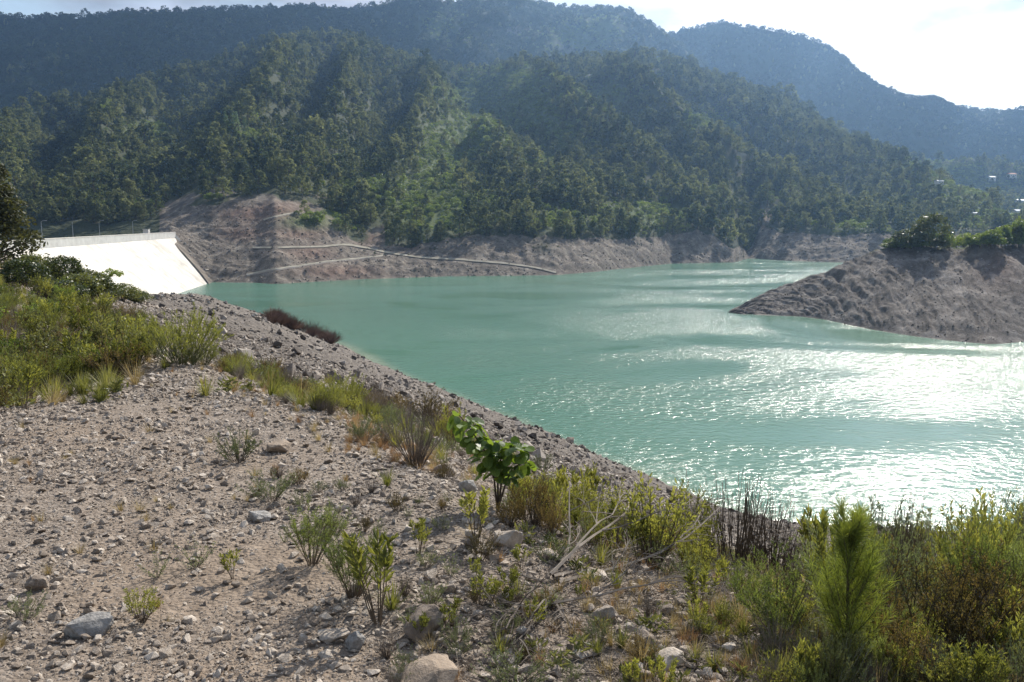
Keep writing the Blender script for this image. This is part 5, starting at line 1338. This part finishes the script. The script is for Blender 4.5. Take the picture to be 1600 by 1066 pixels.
# shore rubble
NG = 26000
ga = gr.uniform(-0.55, 0.75, NG); gl = np.exp(gr.uniform(math.log(25), math.log(230), NG))
gx, gy = ga * gl, gl; gz = bank_z(gx, gy); gs = np.clip(gl * 0.0019 * (1 + gr.pareto(2.0, NG)), 0.06, 1.1); k = (gz > -0.3) & (ga > -0.42)
instancer('rubble', 'grey stone rubble covering the slope down to the shore', 'rubble', np.stack([gx, gy, gz + gs * 0.1], -1)[k], gs[k], gr.uniform(0, 6.28, k.sum()), gr.integers(0, 10, k.sum()),
          clod, gr.normal(size=(k.sum(), 2)) * 0.4)
for h_, lab, n_, lo_, hi_, s0, s1, sd in ((HH, 'broken rock and clods covering the bare headland slope', 16000, 1.0, 2.2, 0.12, 0.7, 74), (HC, 'broken rock and clods covering the bare far bank', 26000, 1.0, 1.98, 0.25, 1.5, 75)):
    r = np.random.default_rng(sd); x, y, z = hill_sample(h_, n_, r, lo_, hi_); px_, _ = proj(x, y, z); k = (px_ > 265) & (px_ < 1650) & (z > -0.3)
    sz = np.clip(s0 * (1 + r.pareto(1.9, len(x))), s0, s1)
    instancer('rubble', lab, 'rubble', np.stack([x, y, z + sz * 0.05], -1)[k], np.stack([sz * 1.3, sz * 1.3, sz * 0.8], -1)[k], r.uniform(0, 6.28, k.sum()), r.integers(0, 10, k.sum()), clod, r.normal(size=(k.sum(), 2)) * 0.4)
# dry grass, small weeds and twig litter
def litter_twigs(seed):
    rng = np.random.default_rng(seed); mb = MB()
    for i in range(9):
        p = rng.normal(size=3) * np.array((0.3, 0.3, 0.02)) + (0, 0, 0.03); d = rng.normal(size=3) * (1, 1, 0.15); d /= np.linalg.norm(d); L = rng.uniform(0.3, 0.9)
        q = np.array([p, p + d * L / 2 + rng.normal(size=3) * 0.04, p + d * L]); q[:, 2] = np.maximum(q[:, 2], 0.0); mb.tube(q, [0.013, 0.011, 0.006], 3)
    return mb.mesh('twigs', M['twig'])
TW = [litter_twigs(600 + i) for i in range(4)]
WD = []
for i in range(3):
    mb = MB(); rng = np.random.default_rng(610 + i)
    for q in range(40):
        ph = rng.uniform(0, 6.28); b = rng.normal(size=3) * (0.15, 0.15, 0); mb.leaves([b + (0, 0, rng.uniform(0, 0.4))], [(math.cos(ph), math.sin(ph), rng.uniform(0.2, 1.2))], 0.3, 0.09, rng)
    WD.append(mb.mesh('weed_leaves', M['leafy']))
lit = proto_coll('litter_kind', TUFT_S + TUFT_R + TUFT_G + TW + WD)   # 0-2 straw 3-4 rust 5-7 green 8-11 twigs 12-14 weeds
def litter(name, label, n, afn, lfn, wfn, ids, size, seed):
    r = np.random.default_rng(seed); a = afn(r, n); l = lfn(r, n); x, y = a * l, l; z = bank_z(x, y)
    k = (r.uniform(size=n) < wfn(x, y, a, l)) & (z > 0.3); m = k.sum()
    instancer(name, label, name.replace('_', ' '), np.stack([x, y, z - 0.005], -1)[k], r.uniform(*size, m) * (0.75 + 0.035 * np.minimum(l[k], 60)), r.uniform(0, 6.28, m), np.asarray(ids)[r.integers(0, len(ids), m)], lit, r.normal(size=(m, 2)) * 0.15)
U = lambda a, b: (lambda r, n: r.uniform(a, b, n)); LU = lambda a, b: (lambda r, n: np.exp(r.uniform(math.log(a), math.log(b), n)))
patch = lambda x, y: sstep(-0.1, 0.35, fbm(x * 0.45 + 9, y * 0.45, 3))
litter('dry_grass', 'short dry straw and rusty grass between the stones', 9000, U(-0.7, 0.75), LU(2.6, 26), lambda x, y, a, l: (0.10 + 0.6 * sstep(-0.15, 0.2, a)) * patch(x, y) + 0.8 * blob(a, np.log(l), -0.12, math.log(8.6), 0.10, 0.14) + 0.6 * blob(a, np.log(l), -0.30, math.log(14), 0.10, 0.25), [0, 0, 1, 2, 3, 4], (0.06, 0.14), 91)
litter('dry_grass', 'rust red dry grass beside the dry fan shaped shrub', 130, U(-0.20, -0.09), LU(7.0, 9.0), lambda x, y, a, l: 0.8 + 0 * x, [3, 4, 4, 0], (0.07, 0.15), 92)
litter('grass_cover', 'thin green grass growing on the far gravel edge and bank', 2600, U(-0.75, 0.1), LU(10, 90), lambda x, y, a, l: np.clip(0.9 * sstep(-0.40, -0.5, a) + 0.8 * blob(a, np.log(l), -0.25, math.log(16), 0.12, 0.35), 0, 1) * (0.3 + 0.7 * patch(x, y)), [5, 6, 7, 5, 0, 12], (0.16, 0.38), 93)
litter('twig_litter', 'dry grey twigs and dead stems littering the near bank', 12000, U(-0.32, 0.75), LU(2.6, 12), lambda x, y, a, l: sstep(-0.2, 0.1, a) * (0.25 + 0.75 * patch(x + 4, y)), [8, 9, 10, 11], (0.10, 0.24), 94)
litter('undergrowth', 'small low leaves growing among the stems of the bushes', 5000, U(-0.2, 0.78), LU(2.8, 12), lambda x, y, a, l: sstep(0.22, 0.36, a) * 0.8 + 0.10 * sstep(-0.1, 0.1, a), [12, 13, 14, 5, 0, 8], (0.08, 0.2), 95)

# ------------------------------------------------------------------ the air
def haze():
    m, N, L = newmat('haze_air'); out = N('ShaderNodeOutputMaterial'); v = N('ShaderNodeVolumePrincipled')
    v.inputs['Color'].default_value = (0.38, 0.63, 1.0, 1); v.inputs['Density'].default_value = HAZE; v.inputs['Anisotropy'].default_value = 0.6
    L(v.outputs[0], out.inputs['Volume'])
    mb = MB(); mb.box((0, 2400, 355), (7600, 6400, 750)); o = obj('haze', mb.mesh('haze', m)); tag(o, 'thin bluish haze filling the air over the lake and hills', 'haze', kind='stuff')
HAZE = 0.00009
haze()

# ------------------------------------------------------------------ clouds added above the frame, out of view, to shade the ridges
def cloud(label, cx, cy, rx, ry, z, seed):
    rng = np.random.default_rng(seed); bm = bmesh.new()
    n = 60
    for i in range(n):
        t = rng.uniform(0, 6.283); q = math.sqrt(rng.uniform()) * 0.86
        r = rng.uniform(80, 140) * (1.15 - 0.4 * q)
        m = Matrix.Translation((cx + rx * q * math.cos(t), cy + ry * q * math.sin(t), z + r * 0.35)) @ Matrix.Diagonal((1.25, 1.25, 0.62, 1))
        bmesh.ops.create_icosphere(bm, subdivisions=3, radius=r, matrix=m)
    co = np.array([v.co for v in bm.verts]); d = fbm(co[:, 0] / 90 + seed, co[:, 1] / 90 + co[:, 2] / 70, 4)
    for v, k in zip(bm.verts, d): v.co.z += 34 * k; v.co.x += 22 * k; v.co.y -= 18 * k
    me = bpy.data.meshes.new('cloud'); bm.to_mesh(me); bm.free(); me.materials.append(M['cloud'])
    me.polygons.foreach_set('use_smooth', np.ones(len(me.polygons), bool))
    tag(obj('cloud', me), label, 'cloud', kind='stuff')
M['cloud'] = leaf_mat('cloud_white', (0.8, 0.8, 0.82), (0.9, 0.9, 0.9), 0.4, (1, 1, 1), 1.0, 0.01, 0.0)
cloud('white cumulus cloud added out of view to shade the left ridge', -190, 2790, 640, 210, 1120, 3)
cloud('white cumulus cloud added out of view to shade the right mountain', 1560, 3380, 860, 380, 1120, 8)
